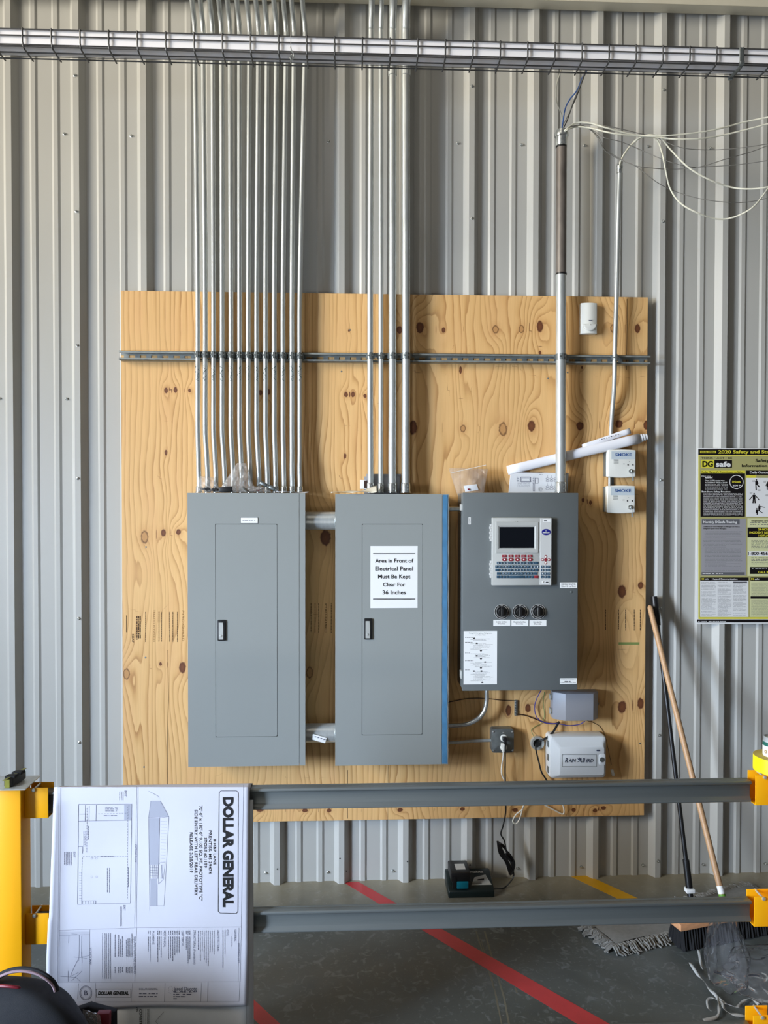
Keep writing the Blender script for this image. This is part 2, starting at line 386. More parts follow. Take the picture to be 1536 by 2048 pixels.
# ================================================================== SETTING
PH = -1.5658
def rib_y(x):       # surface of the corrugated wall at x
    t = (x-PH) % .3048
    if t > .1524: d = .3048-t
    else: d = t
    if d < .0127: return -.032
    if d < .0356: return -.032*(.0356-d)/.0229
    for c in (.1016, .2032):
        q = abs(t-c)
        if q < .009: return -.006
        if q < .019: return -.006*(.019-q)/.010
    return 0.0
prof = []
n0, n1 = -9, 19
for n in range(n0, n1):
    c = PH+n*.3048
    prof += [(c-.0356, 0), (c-.0127, -.032), (c+.0127, -.032), (c+.0356, 0)]
    for k in (.1016, .2032): prof += [(c+k-.019, 0), (c+k-.009, -.006), (c+k+.009, -.006), (c+k+.019, 0)]
b = B()
vs = [(x, y, z) for z in (0, 4.9) for x, y in prof]; k = len(prof)
b.add(vs, [(i, i+1, k+i+1, k+i) for i in range(k-1)])
wall = struct(b.build('wall_back', M['wall'], fix=False)); 
md = wall.modifiers.new('thickness', 'SOLIDIFY'); md.thickness = .0008; md.offset = 0
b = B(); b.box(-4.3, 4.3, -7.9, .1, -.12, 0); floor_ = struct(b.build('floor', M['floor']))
b = B(); b.box(-5.3, -5.2, -7.9, 0, 0, 2.9); struct(b.build('light_block_left', M['wall']))  # added out-of-view half wall, keeps upper daylight off the back wall's foot
for pts, w_ in (([(952, 1862), (975, 1935), (992, 1990), (1003, 2048), (1012, 2110)], .005), ([(969, 1862), (990, 1935), (1008, 1995), (1018, 2048), (1028, 2110)], .007), ([(962, 1880), (985, 1960), (996, 2020)], .003), ([(1030, 1975), (1034, 1986)], .006)):
    P = [FL(x, y, .0004) for x, y in pts]; b = B(); b.add([q+Vector((e*w_/2, 0, 0)) for q in P for e in (-1, 1)], [(2*i, 2*i+1, 2*i+3, 2*i+2) for i in range(len(P)-1)])
    b.build('scuff_mark', M['scuff'], floor_, fix=False)
for px, py in ((555, 1738), (680, 1717), (692, 1742), (815, 1723), (940, 1730)):
    p = W(px, py, -.02); p = W(px, py, rib_y(p.x)); B().lathe(p+Vector((0, -.0003, 0)), (0, -1, 0), [(.0038, 0), (.0038, .0004)], 10).build('screw_hole', M['groove'], wall)
# sheet-metal screws with washers are parts of the wall
SC = [(150,151),(129,268),(262.5,272),(153,423),(155,691),(0,797),(134,798),(158,1237),(159,1485),(656.7,283),(915.8,286.5),(1042.8,290),
      (944,172.5),(944,437),(1169,291),(1296,293),(1420,297),(1328,180),(1326,443),(1321,960),(1320,1216),(1318.6,1470.6),(1316,1722),
      (531.7,1745.8),(656,1744),(786,1742),(1035,1736),(1162,1733.5),(1285.4,1730),(1405.8,1729),(1530,1727),(156,957)]
for px, py in SC:
    p = W(px, py, -.02); y = rib_y(p.x); p = W(px, py, y)
    q = B(); q.lathe(p+Vector((0, .001, 0)), (0, -1, 0), [(.0075, 0), (.0075, .0025), (.005, .004)], 14); q.lathe(p+Vector((0, -.002, 0)), (0, -1, 0), [(.0045, 0), (.0045, .006), (.003, .0075)], 6)
    s = q.build('screw', M['zinc'], wall, smooth=True)
# horizontal girt of cream primed steel across the top
zg = W(1000, 16.5, -.033).z
b = B(); b.box(-4, 4.2, -.100, -.0335, zg, zg+.002); b.box(-4, 4.2, -.100, -.098, zg, zg+.2); b.box(-4, 4.2, -.100, -.0335, zg+.198, zg+.2)
struct(b.build('trim_1', M['cream'], bevel=.001))

# ================================================================== PLYWOOD
YP = -.053
KN = [(799,660,6,8,0),(840,655,8,12,0),(887,660,4,6,0),(991,659,7,9,1),(1043,658,6,9,1),(1080,653,7,12,0),(1226,657,6,9,1),(1275,657,6,10,0),
      (826,855,9,15,0),(926,857,6,8,1),(1006,858,9,15,1),(1063,852,8,12,0),(1160,852,8,9,0),(1238,848,8,9,0),(1293,850,7,10,0),
      (289,1074,8,14,1),(327,1066,5,8,0),(357,1064,5,6,0),(651,1075,11,17,0),(253,1348,7,12,1),(365,1335,7,12,0),(321,1328,3,4,0),(619,1345,7,13,1),
      (332,781,4,6,0),(351,780,4,6,0),(379,781,3,4,0),(521,785,4,6,0),(537,784,4,6,0),(332,905,3,6,0),(692,789,4,6,0),(706,789,4,6,0),(730,792,3.5,4,0),
      (690,912,3,6,0),(698,661,2,3,0),(1017,1421,6,12,0),(1056,1416,6,9,0),(1244,1414,9,14,0),(1281,1407,7,12,0),(1244,1183,9,14,0),(1281,1171,6,8,0),
      (1147,1620,5,4,0),(1190,1621,5,4,0),(1207,1616,6,4,0),(1030,1620,7,4,0),(925,1618,5,4,0),(800,1620,6,4,0),(610,1621,6,4,0),(658,1621,5,4,0),(520,1620,8,4,0),
      (1181,1005,3,5,0),(1166,1000,3,5,0),(1080,705,3,4,0),(1164,735,2,3,0),(921,740,3,8,0)]
KW = []
for px, py, rx, rz, t in KN:
    p = W(px, py, YP); KW.append((p.x, p.z, rx*.00232, rz*.00232, t))
rng = np.random.RandomState(3)
def vnoise(x, z, fx, fz, seed):      # smooth value noise
    r = np.random.RandomState(seed); T = r.rand(256, 256)
    u = x*fx+50; v = z*fz+50; i = np.floor(u).astype(int); j = np.floor(v).astype(int); a = u-i; c = v-j
    a = a*a*(3-2*a); c = c*c*(3-2*c)
    g = lambda p, q: T[p % 256, q % 256]
    return (g(i, j)*(1-a)+g(i+1, j)*a)*(1-c)+(g(i, j+1)*(1-a)+g(i+1, j+1)*a)*c
def plysheet(name, x0, x1, z0, z1, wild, seed, label):
    st = .008; nx = int((x1-x0)/st); nz = int((z1-z0)/st)
    b = B(); b.grid(lambda u, v: (x0+(x1-x0)*u, YP, z0+(z1-z0)*v), nx, nz)
    nv = len(b.v)
    b.box(x0, x1, YP+.0002, YP+.0185, z0, z1)
    o = b.build(name, M['ply'], fix=False)
    a = np.array(b.v); x, z = a[:, 0], a[:, 2]
    g = x/(.034 if wild else .026)
    g += (3.4 if wild else 1.2)*vnoise(x, z, 3.2, .9, seed)+(3.6 if wild else .55)*vnoise(x, z, 6, 2.6, seed+1)+(1.3 if wild else .3)*vnoise(x, z, 14, 5, seed+2)
    g += 1.2*vnoise(x, z, 30, .8, seed+5)*(0.6 if wild else 1)
    best = np.full(len(x), 1e9); kv = np.zeros((len(x), 3)); kv[:, 0] = 9
    for i, (kx, kz, rx, rz, t) in enumerate(KW):
        dx, dz = (x-kx), (z-kz); r2 = (dx/(rx*2.6))**2+(dz/(rz*3.2))**2
        s = min(1.6, rx*90)
        g += s*1.1*np.exp(-r2)*(1 if i % 2 else -1)+s*1.5*np.exp(-((dx/(rx*4))**2+((dz+rz*2)/(rz*9))**2))*(1 if i % 3 else -1)+s*1.0*np.exp(-((dx/(rx*3))**2+((dz-rz*6)/(rz*7))**2))*(-1 if i % 3 else 1)
        r = (dx/rx)**2+(dz/rz)**2; k = r < best; best[k] = r[k]; kv[k] = np.stack([dx[k]/rx, dz[k]/rz, np.full(k.sum(), t)], 1)
    me = o.data
    me.attributes.new('grain', 'FLOAT', 'POINT').data.foreach_set('value', g.astype(np.float32))
    me.attributes.new('knot', 'FLOAT_VECTOR', 'POINT').data.foreach_set('vector', kv.astype(np.float32).ravel())
    return tag(o, label, 'plywood board', 'plywood sheets fixed side by side on the metal wall')
zt = W(770, 590, YP).z; zb = W(900, 1637, YP).z
px0 = (W(241, 800, YP).x+W(247, 1400, YP).x)/2; pxm = W(776, 1580, YP).x; px1 = (W(1297, 700, YP).x+W(1286, 1600, YP).x)/2
zt = W(770, 588, YP).z
plyL = plysheet('plywood_sheet', px0, pxm-.0008, zb, zt, False, 11, 'left plywood sheet with straight grain behind the two tall grey electrical panels')
plyR = plysheet('plywood_sheet', pxm+.0008, px1, zb, zt, True, 31, 'right plywood sheet with swirling knots behind the dark grey control cabinet')
# stamps printed on the wood
def stamp(parent, sh, items, m, name='ink_stamp'):
    b = B()
    for t, xb, y0, xt, y1 in items: sh.vtext(b, t, xb, y0, xt, y1)
    return b.build(name, m, parent, fix=False)
A1 = Sheet(230, 960, 3.413, YP-.0003)
stamp(plyL, A1, [('PYRO-GUARD', 457, 890, 472, 1100), ('TREATED PLYWOOD', 260, 885, 274, 1105)], M['stampf'])
b = B(); A1.vtext(b, 'KDAT', 116, 1052, 128, 1110, .02); A1.quad(b, 76, 925, 80, 1040)
for x in (150, 162, 172): A1.vdashes(b, 930, 1090, x, 6)
for x in (208, 300, 318, 372, 395, 425): A1.vdashes(b, 900, 1105, x, 3.5)
b.build('ink_stamp', M['stamp'], plyL, fix=False)
b = B(); A1.vtext(b, 'PYRO-GUARD', 1432, 845, 1446, 1040)
for x in (1338, 1366, 1390, 1476): A1.vdashes(b, 840, 1045, x, 4)
b.build('ink_stamp', M['stamp'], plyL, fix=False)
A2 = Sheet(1180, 1150, 2.885, YP-.0003)
b = B()
for x in (90, 165, 205, 255, 290): A2.vdashes(b, 200, 320, x, 4)
b.build('ink_stamp', M['stamp'], plyR, fix=False)
b = B(); A2.quad(b, 165, 388, 285, 402); b.build('green_mark', M['greenspray'], plyR, fix=False)
for par, pts in ((plyL, [(336, 1300), (337, 1400), (335, 1480), (336, 1637)]), (plyL, [(695, 1540), (695, 1637)]), (plyR, [(1254, 598), (1254, 660), (1253, 740)])):
    b = B(); b.tube([W(x, y, YP) for x, y in pts], .0012, 4); b.build('crack', M['stamp'], par)
# small screws in the plywood
for px, py, par in [(292,1094,plyL),(291,1315,plyL),(288,1534,plyL),(431,618,plyL),(1096,757,plyR),(1280,1487,plyR),(1135,745,plyR),(1187,640,plyR),(683,743,plyL),(700,660,plyL)]:
    p = W(px, py, YP); q = B(); q.lathe(p+Vector((0, .001, 0)), (0, -1, 0), [(.004, 0), (.004, .0018), (.002, .0022)], 10); q.build('screw', M['galv_dark'], par, smooth=True)

# ================================================================== STRUT CHANNEL
def strut(px0_, px1_, pyT, slots, label):
    x0, x1 = W(px0_, pyT, -.094).x, W(px1_, pyT, -.094).x
    z1 = W((px0_+px1_)/2, pyT, -.094).z; z0 = z1-.0413
    o = thing('strut_channel', ((x0+x1)/2, -.074, z0), label, 'strut channel', 'strut channels across the plywood')
    b = B(); t = .0025; YB_ = YP-.0005
    b.box(x0, x1, YB_-.041, YB_, z1-t, z1); b.box(x0, x1, YB_-.041, YB_, z0, z0+t)
    for z, s in ((z1, -1), (z0, 1)):
        b.box(x0, x1, YB_-.041, YB_-.041+t, z, z+s*.0095); b.box(x0, x1, YB_-.041+t, YB_-.033, z+s*.0095, z+s*.0075)
    b.build('channel', M['strut'], o, bevel=.0006, seg=1)
    # slotted web: strips above and below with bars between the slots
    b = B(); zc = (z0+z1)/2; b.box(x0, x1, YB_-t, YB_, zc+.007, z1-t); b.box(x0, x1, YB_-t, YB_, z0+t, zc-.007)
    x = x0+.012
    while x < x1-.02:
        e = min(x+.0222, x1); b.box(x, e, YB_-t, YB_, zc-.007, zc+.007); x += .0508
    b.build('slotted_web', M['strut'], o)
    return o
strut(237.5, 824, 704, 1, 'left length of slotted steel strut running behind the thirteen conduits')
strut(825, 1301, 708.5, 1, 'right length of slotted steel strut running behind the tall single conduit to the board edge')

# ================================================================== CONDUITS
def conduit(name, pts, r, label, group=None, clamp=None, n=14, material='galv', mark=None, fit=None, sub=6):
    p = smoothpath(pts, sub)
    root = thing(name, p[0], label, 'conduit', group)
    B().tube(p, r, n).build('pipe', M[material], root, smooth=True)
    if clamp:
        c = W(*clamp)
        b = B(); b.lathe((c.x, c.y, c.z-.014), (0, 0, 1), [(r+.0004, 0), (r+.0028, .001), (r+.0028, .027), (r+.0004, .028)], 16)
        b.box(c.x-.0045, c.x+.0045, c.y-r-.011, c.y-r-.001, c.z-.014, c.z+.014)
        b.tube([(c.x-.013, c.y-r-.006, c.z), (c.x+.013, c.y-r-.006, c.z)], .0028, 8)
        b.box(c.x-r-.006, c.x-r, c.y, c.y+.012, c.z-.012, c.z+.012); b.box(c.x+r, c.x+r+.006, c.y, c.y+.012, c.z-.012, c.z+.012)
        b.build('strut_clamp', M['galv_dark'], root, smooth=True)
    if mark:
        c = W(mark[0], mark[1], -.107); b = B(); st = []
        rr = random.Random(int(mark[0]))
        for i in range(17):
            a = -PI/2+rr.uniform(-.75, .75); st.append((c.x+(r+.0012)*math.cos(a), c.y+(r+.0012)*math.sin(a), c.z+.033-i*.0042))
        b.tube(st, .0013, 5); b.build('marker_scribble', M['pencil'], root)
    if fit:     # set-screw connector at the foot
        c = Vector(fit[0]); h = fit[1]
        b = B(); b.lathe(c, (0, 0, 1), [(r+.0055, 0), (r+.0055, .005), (r+.003, .006), (r+.003, h-.003), (r+.001, h)], 20)
        for dz in fit[2]: b.lathe((c.x+r*.45, c.y-r*.85-.002, c.z+dz), (.3, -1, 0), [(.0035, 0), (.0035, .006), (.002, .0065)], 8)
        b.build('connector', M['zinc'], root, smooth=True)
    return root
xm = [395.6,410.5,427.2,444.3,462,479.3,496.5,513.5,531,548.6,566,583.9,599.7]
xt = [389.6,406,425,443,460,479,499,517,534,553,572,588,610]
xb = [398,415.5,432,449.5,466.5,483.5,500.5,518,535,551.5,568,584.5,600]
ORD = ['first', 'second', 'third', 'fourth', 'fifth', 'sixth', 'seventh', 'eighth', 'ninth', 'tenth', 'eleventh', 'twelfth', 'last']
for i in range(13):
    x, t, q = xm[i], xt[i], xb[i]; Y = -.108
    pts = [W(q, 985, -.125), W(q, 962, -.125), W(q-.5, 940, -.123), W((q+x)/2, 905, -.112), W(x, 860, Y), W(x, 760, Y), W(x, 590, Y), W(x+(t-x)*.5, 320, Y), W(t, 100, Y), W(t, 60, Y), W(t-2.5, 30, -.135), W(t-5.5, 0, -.185), W(t-9, -40, -.25), W(t-14, -90, -.31)]
    z = W(q, 985, -.125)
    lab = ORD[i]+' slim galvanized conduit from the left in the row of thirteen above the left panel' if i else 'leftmost slim galvanized conduit in the row of thirteen above the left panel'
    if i == 12: lab = 'rightmost slim galvanized conduit in the row of thirteen above the left panel'
    conduit('conduit', pts, .0113, lab, 'thirteen conduits rising from the left panel', clamp=(x, 709.5+i*.2, Y), mark=(x, 747), fit=((z.x, -.125, z.z-.001), .03, (.012, .022)))
g4 = [(740.5, 741, 743.5, 742, .0136, 'leftmost of the four conduits above the middle panel, medium width'),
      (761.8, 761.5, 762.5, 761.5, .0113, 'thinnest of the four conduits above the middle panel, second from left'),
      (785, 784.5, 788.5, 785, .0178, 'thick conduit third from left above the middle panel'),
      (812, 811.5, 816, 811, .0192, 'widest conduit at the right end of the four above the middle panel')]
for x, q, t, tt, r, lab in g4:
    Y = -.0965-r
    pts = [W(q, 985, Y), W(q, 900, Y), W(x, 800, Y), W(x, 590, Y), W((x+tt)/2, 320, Y), W(tt, 90, Y), W(tt+.5, 50, Y-.012), W(tt+1.5, 10, Y-.05), W(t+1, -30, Y-.11), W(t+2, -90, Y-.18)]
    z = W(q, 985, Y)
    rt = conduit('conduit', pts, r, lab, 'four conduits rising from the middle panel', clamp=(x, 712, Y), fit=((z.x, Y, z.z-.001), .045, (.015, .032)))
    if r > .017:
        c = W(x, 152, Y); B().lathe((c.x, c.y, c.z), (0, 0, 1), [(r+.0003, 0), (r+.0022, .002), (r+.0022, .035), (r+.0003, .037)], 20).build('coupling', M['galv'], rt, smooth=True)
# tall single conduit with bushing over the control cabinet
r = .0232; Y = -.094-r
pts = [W(1121, 985, Y), W(1121.5, 800, Y), W(1122, 600, Y), W(1122, 548, Y)]
rt = conduit('conduit', pts, r, 'wide single conduit rising from the control cabinet with a threaded bushing on top', clamp=(1122, 714, Y), n=24, fit=(tuple(W(1121, 985, Y)), .05, (.018, .036)))
p = [W(1122, 548, Y), W(1122.5, 400, Y), W(1123, 290, Y)]
B().tube(p, r+.0006, 24).build('upper_section', M['pipe_brown'], rt, smooth=True)['label'] = 'brown weathered upper length of the conduit'
for py in (548, 294):
    c = W(1122.5, py, Y); B().lathe(c, (0, 0, 1), [(r+.0012, -.004), (r+.0022, -.003), (r+.0022, .003), (r+.0012, .004)], 24).build('black_band', M['black'], rt, smooth=True)
c = W(1123, 292, Y)
b = B(); b.lathe(c, (0, 0, 1), [(r+.001, 0), (r+.002, .002), (r+.003, .03), (r+.0035, .038), (r+.0085, .042), (r+.0095, .05), (r+.0085, .058), (r+.003, .062), (r+.002, .07), (r-.001, .073), (r-.004, .070), (r-.005, .05)], 28); b.build('bushing', M['zinc'], rt, smooth=True)
# slim conduit to the smoke modules
Y2 = -.1055
pts = [W(1221.5, 905, -.064), W(1221.5, 880, -.064), W(1222, 860, -.064), W(1224.5, 820, -.075), W(1227.5, 785, -.096), W(1229, 750, Y2), W(1229.5, 700, Y2), W(1233, 590, Y2), W(1236, 450, Y2), W(1239, 345, Y2)]
rt2 = conduit('conduit', pts, .0105, 'slim bent conduit ending above the two white smoke modules', clamp=(1230, 716, Y2))
c = W(1239, 347, Y2); b = B(); b.lathe(c, (0, 0, 1), [(.0110, 0), (.0128, .002), (.0128, .018), (.0155, .022), (.016, .032), (.013, .036), (.012, .044), (.008, .047), (.007, .03)], 20); b.build('connector', M['zinc'], rt2, smooth=True)
# conduit below the cabinet curving to the middle panel
conduit('conduit', [W(973.5, 1378, -.12), W(973.5, 1388, -.12), W(973.3, 1402, -.12), W(969, 1421, -.12), W(958, 1436, -.12), W(941, 1446, -.12), W(924, 1450, -.12), W(896, 1451.5, -.12)], .0105, 'curved conduit elbow under the control cabinet leading to the middle panel', None, material='zinc')
conduit('conduit', [W(896, 1485.5, -.10), W(920, 1484.5, -.097), W(945, 1482, -.085), W(965, 1481, -.078), W(982, 1480.5, -.076)], .0075, 'thin horizontal conduit joining the middle panel to the outlet box', None, material='galv')
rt3 = conduit('conduit', [W(895, 1018, -.12), W(928, 1018, -.12)], .0105, 'short conduit stub joining the middle panel to the dark control cabinet', None, material='galv')
c = W(921.5, 1018, -.12); B().lathe(c, (1, 0, 0), [(.012, -.006), (.019, -.005), (.019, .004), (.012, .005)], 8).build('lock_ring', M['zinc'], rt3)

# ================================================================== ELECTRICAL PANELS
YPF = -.199
def rpoly(x0, x1, z0, z1, r, n=4):
    out = []
    for cx, cz, a in ((x1-r, z0+r, -PI/2), (x1-r, z1-r, 0), (x0+r, z1-r, PI/2), (x0+r, z0+r, PI)):
        out += [(cx+r*math.cos(a+PI/2*i/n), cz+r*math.sin(a+PI/2*i/n)) for i in range(n+1)]
    return out
def panel(rc, door, latch, seam, name, label, strip_mat):
    x0, x1, z0, z1 = R4(*rc, YPF); xs = W(seam, 1250, YPF).x
    root = thing(name, ((x0+x1)/2, YP-.07, z0), label, 'electrical panel', 'two tall grey electrical panels')
    b = B(); b.box(x0+.006, x1-.008, YPF+.004, YP-.0005, z0+.008, z1-.006); b.build('enclosure', M['panel_edge'], root, bevel=.002)
    dx0, dx1, dz0, dz1 = R4(*door, YPF)
    b = B(); t = .004; g = .0016      # cover as a frame round the door
    b.box(x0, dx0-g, YPF, YPF+t, z0, z1); b.box(dx1+g, xs-.0008, YPF, YPF+t, z0, z1)
    b.box(dx0-g, dx1+g, YPF, YPF+t, dz1+g, z1); b.box(dx0-g, dx1+g, YPF, YPF+t, z0, dz0-g)
    b.build('cover', M['panel'], root)
    B().box(dx0-g-.001, dx1+g+.001, YPF+t-.001, YPF+t+.001, dz0-g-.001, dz1+g+.001).build('door_gap', M['groove'], root)
    d = B().prism(rpoly(dx0, dx1, dz0, dz1, .006), YPF-.0008, YPF+t-.001).build('door', M['panel'], root)
    # side trim strip
    B().box(xs+.0008, x1, YPF, YPF+t, z0, z1).build('side_trim', M['panel'], root)
    if strip_mat:
        b = B(); zz = z0+.004; a, c = W(884.5, 1250, YPF).x, W(894.5, 1250, YPF).x
        b.grid(lambda u, v: (a+(c-a)*u+.0006*math.sin(v*60), YPF-.0012-.0010*abs(math.sin(v*37+u*2)), zz+(z1-.004-zz)*v), 4, 90)
        f = b.build('protective_film', strip_mat, root, smooth=True); f['label'] = 'blue protective film'
    lx0, lx1, lz0, lz1 = R4(*latch, YPF-.006)
    l = B().prism(rpoly(lx0, lx1, lz0, lz1, .004), YPF-.0075, YPF-.0008).build('latch', M['black'], d, bevel=.001)
    w_ = lx1-lx0; h_ = lz1-lz0
    b = B(); b.box(lx0+w_*.16, lx1-w_*.28, YPF-.0095, YPF-.0075, lz0+h_*.06, lz1-h_*.12); b.lathe((lx0+w_*.42, YPF-.0095, lz0+h_*.24), (0, -1, 0), [(.006, 0), (.006, .0015), (.003, .002)], 16)
    b.box(lx0+w_*.2, lx1-w_*.32, YPF-.0115, YPF-.0095, lz1-h_*.2, lz1-h_*.13)
    return root, d, l, b, (x0, x1, z0, z1)
p1, d1, l1, lb1, r1 = panel((375.6, 986, 610.5, 1532.5), (431.5, 1048.5, 554, 1473), (435, 1240, 451.5, 1281.5), 598.5, 'electrical_panel', 'left tall grey electrical panel under the row of thirteen conduits', None)
lb1.build('latch_plate', M['galv'], p1, bevel=.0006, seg=1)
p2, d2, l2, lb2, r2 = panel((670.5, 988, 897, 1530), (724.5, 1048.5, 844.5, 1469), (728.5, 1237, 744.5, 1279), 884, 'electrical_panel', 'middle tall grey electrical panel with white clearance sign and blue film strip', M['blue_tape'])
lb2.build('latch_plate', M['galv'], p2, bevel=.0006, seg=1)
x0, x1, z0, z1 = R4(481.5, 1035, 516, 1046.5, YPF)
np_ = B().box(x0, x1, YPF-.0022, YPF, z0, z1).build('nameplate', M['groove'], p1)
np2 = B().box(x0+.0008, x1-.001, YPF-.0026, YPF-.0021, z0+.001, z1-.0008).build('nameplate_face', M['white'], np_)
A3 = Sheet(230, 960, 3.413, YPF-.0027); b = B()
for a, c in ((870, 882), (884, 920), (928, 943), (950, 963)): A3.dashes(b, a, c+4, 276, 5)
b.build('nameplate_print', M['inkgrey'], np_, fix=False)
# clearance sign on the middle door
x0, x1, z0, z1 = R4(740.8, 1092, 835.3, 1216, YPF-.001)
sign = B().box(x0, x1, YPF-.0016, YPF-.0008, z0, z1).build('warning_sign', M['white'], p2)
A4 = Sheet(640, 960, 3.4133, YPF-.0017); b = B()
A4.quad(b, 362, 501, 650, 507); A4.quad(b, 362, 809, 650, 815)
for t, xa, xc, base in (('Area in Front of', 376, 638, 563), ('Electrical Panel', 377, 635, 617), ('Must Be Kept', 396, 617, 671), ('Clear For', 430, 582, 726), ('36 Inches', 427, 586, 780)):
    A4.text(b, t, xa, base-25.5, xc, base, .022)
b.build('lettering', M['ink'], sign, fix=False)
# large nipples between the panels
for py0, py1, ex, lab in ((1022, 1061, 0, 'upper fat galvanized nipple joining the two grey panels'), (1446, 1486, 1, 'lower fat galvanized nipple with a white tag joining the two grey panels')):
    a = W(612, (py0+py1)/2, -.125); c = W(673, (py0+py1)/2, -.125); zc = a.z; rr = (W(640, py0, -.125).z-W(640, py1, -.125).z)/2
    root = thing('conduit_nipple', ((a.x+c.x)/2, -.125, zc-rr), lab, 'pipe nipple', 'fat nipples between the panels')
    B().tube([(r1[1]-.0085, -.125, zc), (r2[0]+.0065, -.125, zc)], rr-.003, 40).build('pipe', M['galv'], root, smooth=True)
    for xx, s in ((r1[1]-.008, 1), (r2[0]+.006, -1)):
        B().lathe((xx, -.125, zc), (s, 0, 0), [(rr-.002, 0), (rr, .001), (rr, .007), (rr-.003, .009)], 40).build('lock_ring', M['zinc'], root, smooth=True)
    if ex:
        A5 = Sheet(230, 960, 3.413, -.125-rr+.0005); b = B()
        P = lambda x, y, l=0: A5.p(x, y, l)
        b.grid(lambda u, v: P(1350+95*u-12*v, 1733+28*u+36*v, .001+.002*math.sin(PI*u)), 6, 3); t = b.build('tag', M['white'], root, solid=.0006)
        b = B()
        for k in range(4): A5.quad(b, 1362+k*20, 1750+k*6, 1374+k*20, 1756+k*6, .0045)
        b.build('tag_print', M['inkgrey'], root, fix=False)

# ================================================================== CONTROL CABINET
YC = -.225
x0, x1, z0, z1 = R4(925, 985.5, 1156, 1381, YC)
cab = thing('control_cabinet', ((x0+x1)/2, YP-.08, z0), 'dark grey control cabinet with keypad terminal and three round dials', 'control cabinet')
B().box(x0+.002, x1-.010, YC+.012, YP-.0005, z0+.006, z1-.002).build('enclosure', M['cab'], cab, bevel=.002)
door = B().box(x0, x1, YC, YC+.014, z0, z1).build('door', M['cab'], cab, bevel=.0035)
C = Sheet(900, 960, 4.654, YC)
def crect(a, t, c, d, Y): return R4(900+a/4.654, 960+t/4.654, 900+c/4.654, 960+d/4.654, Y)
for (t, d) in ((225, 285), (1775, 1845)):
    q = crect(98, t, 114, d, YC+.02); B().box(q[0], q[1]+.004, YC+.01, YC+.045, q[2], q[3]).build('hinge', M['silver'], cab, bevel=.001)
YT = YC-.022
q = crect(392, 350, 947, 983, YT); term = B().box(q[0], q[1], YT, YC, q[2], q[3]).build('display_terminal', M['silver'], cab, bevel=.004)
term['label'] = 'silver keypad terminal with dark screen'
T = Sheet(900, 960, 4.654, YT)
def sub(nm, a, t, c, d, m, par, y0, y1, bev=.0006):
    q = crect(a, t, c, d, y0); return B().box(q[0], q[1], y0, y1, q[2], q[3]).build(nm, M[m], par, bevel=bev, seg=1)
sub('side_face', 838, 354, 944, 979, 'silver2', term, YT-.0012, YT)
q = crect(427, 387, 822, 681, YT-.001)
b = B(); qi = crect(460, 437, 785, 634, YT-.001)     # raised bezel with sloping inner edge
o4 = [(q[0], q[2]), (q[1], q[2]), (q[1], q[3]), (q[0], q[3])]; i4 = [(qi[0]-.006, qi[2]-.006), (qi[1]+.006, qi[2]-.006), (qi[1]+.006, qi[3]+.006), (qi[0]-.006, qi[3]+.006)]; j4 = [(qi[0], qi[2]), (qi[1], qi[2]), (qi[1], qi[3]), (qi[0], qi[3])]
vs = [(x, YT, z) for x, z in o4]+[(x+(.001 if i in (0, 3) else -.001), YT-.003, z+(.001 if i < 2 else -.001)) for i, (x, z) in enumerate(o4)]+[(x, YT-.003, z) for x, z in i4]+[(x, YT-.0004, z) for x, z in j4]
b.add(vs, [(k*4+i, k*4+(i+1) % 4, (k+1)*4+(i+1) % 4, (k+1)*4+i) for k in range(3) for i in range(4)]); b.build('bezel', M['silver'], term)
sub('screen', 461, 438, 784, 633, 'screen', term, YT-.0008, YT, 0)
for t, d in ((410, 572), (750, 912)):
    b = B(); qq = crect(370, t, 392, d, YT+.01); hh = (qq[3]-qq[2])/7
    for k in range(7): b.box(qq[0]+(0 if k % 2 else .002), qq[1]+.001, YT+.004, YC-.0002, qq[2]+hh*k+.0003, qq[2]+hh*(k+1)-.0003)
    b.build('hinge', M['silver2'], term, bevel=.0006, seg=1)
YK = YT-.0026
def key(cx, cy, w_, h_, m='key'):
    q = crect(cx-w_/2, cy-h_/2, cx+w_/2, cy+h_/2, YK)
    B().box(q[0], q[1], YK, YT, q[2], q[3]).build('key', M[m], term, bevel=.0011, seg=2)
for x in (507, 567, 627, 686, 745): key(x, 709, 44, 23, 'keyred')
kp = B()
def ovalkey(cx, cy, rx, ry, m, nm='key'):
    c = T.p(cx, cy); rx_, rz_ = rx*.000482, ry*.000482; n = 20
    b = B(); b.prism([(c.x+rx_*math.cos(2*PI*i/n), c.z+rz_*math.sin(2*PI*i/n)) for i in range(n)], YK, YT); return b.build(nm, M[m], term, bevel=.0006, seg=1)
for x in (507, 567, 627, 686, 745): ovalkey(x, 741, 24, 15, 'keyred')
for i in range(12): key(448+i*30, 773, 25, 24)
key(806, 773, 36, 24)
for i in range(14): key(434+i*29.4, 805, 25, 24)
key(441, 837, 38, 24)
for i in range(11): key(479+i*29.6, 837, 25, 24)
key(808, 837, 32, 24)
key(456, 870, 40, 24)
for i in range(10): key(493+i*29.6, 870, 25, 24)
key(795, 870, 38, 24)
for x in (448, 478, 508): key(x, 902, 27, 24)
key(537, 902, 25, 24, 'key'); key(625, 902, 142, 24)
for x in (711, 740, 769): key(x, 902, 25, 24)
key(804, 902, 38, 24, 'keyred')
for y in (807, 839, 871, 902):
    for x in (860, 890, 920): key(x, y, 26, 24)
ovalkey(890, 742, 15, 13, 'keyred')
for dx, dy in ((0, -1), (0, 1), (-1, 0), (1, 0)):
    ovalkey(890+dx*30, 742+dy*28, 15 if dx else 12, 12 if dx else 15, 'keyred', 'arrow_key')
b = B(); YL = YK-.0003; T2 = Sheet(900, 960, 4.654, YL)
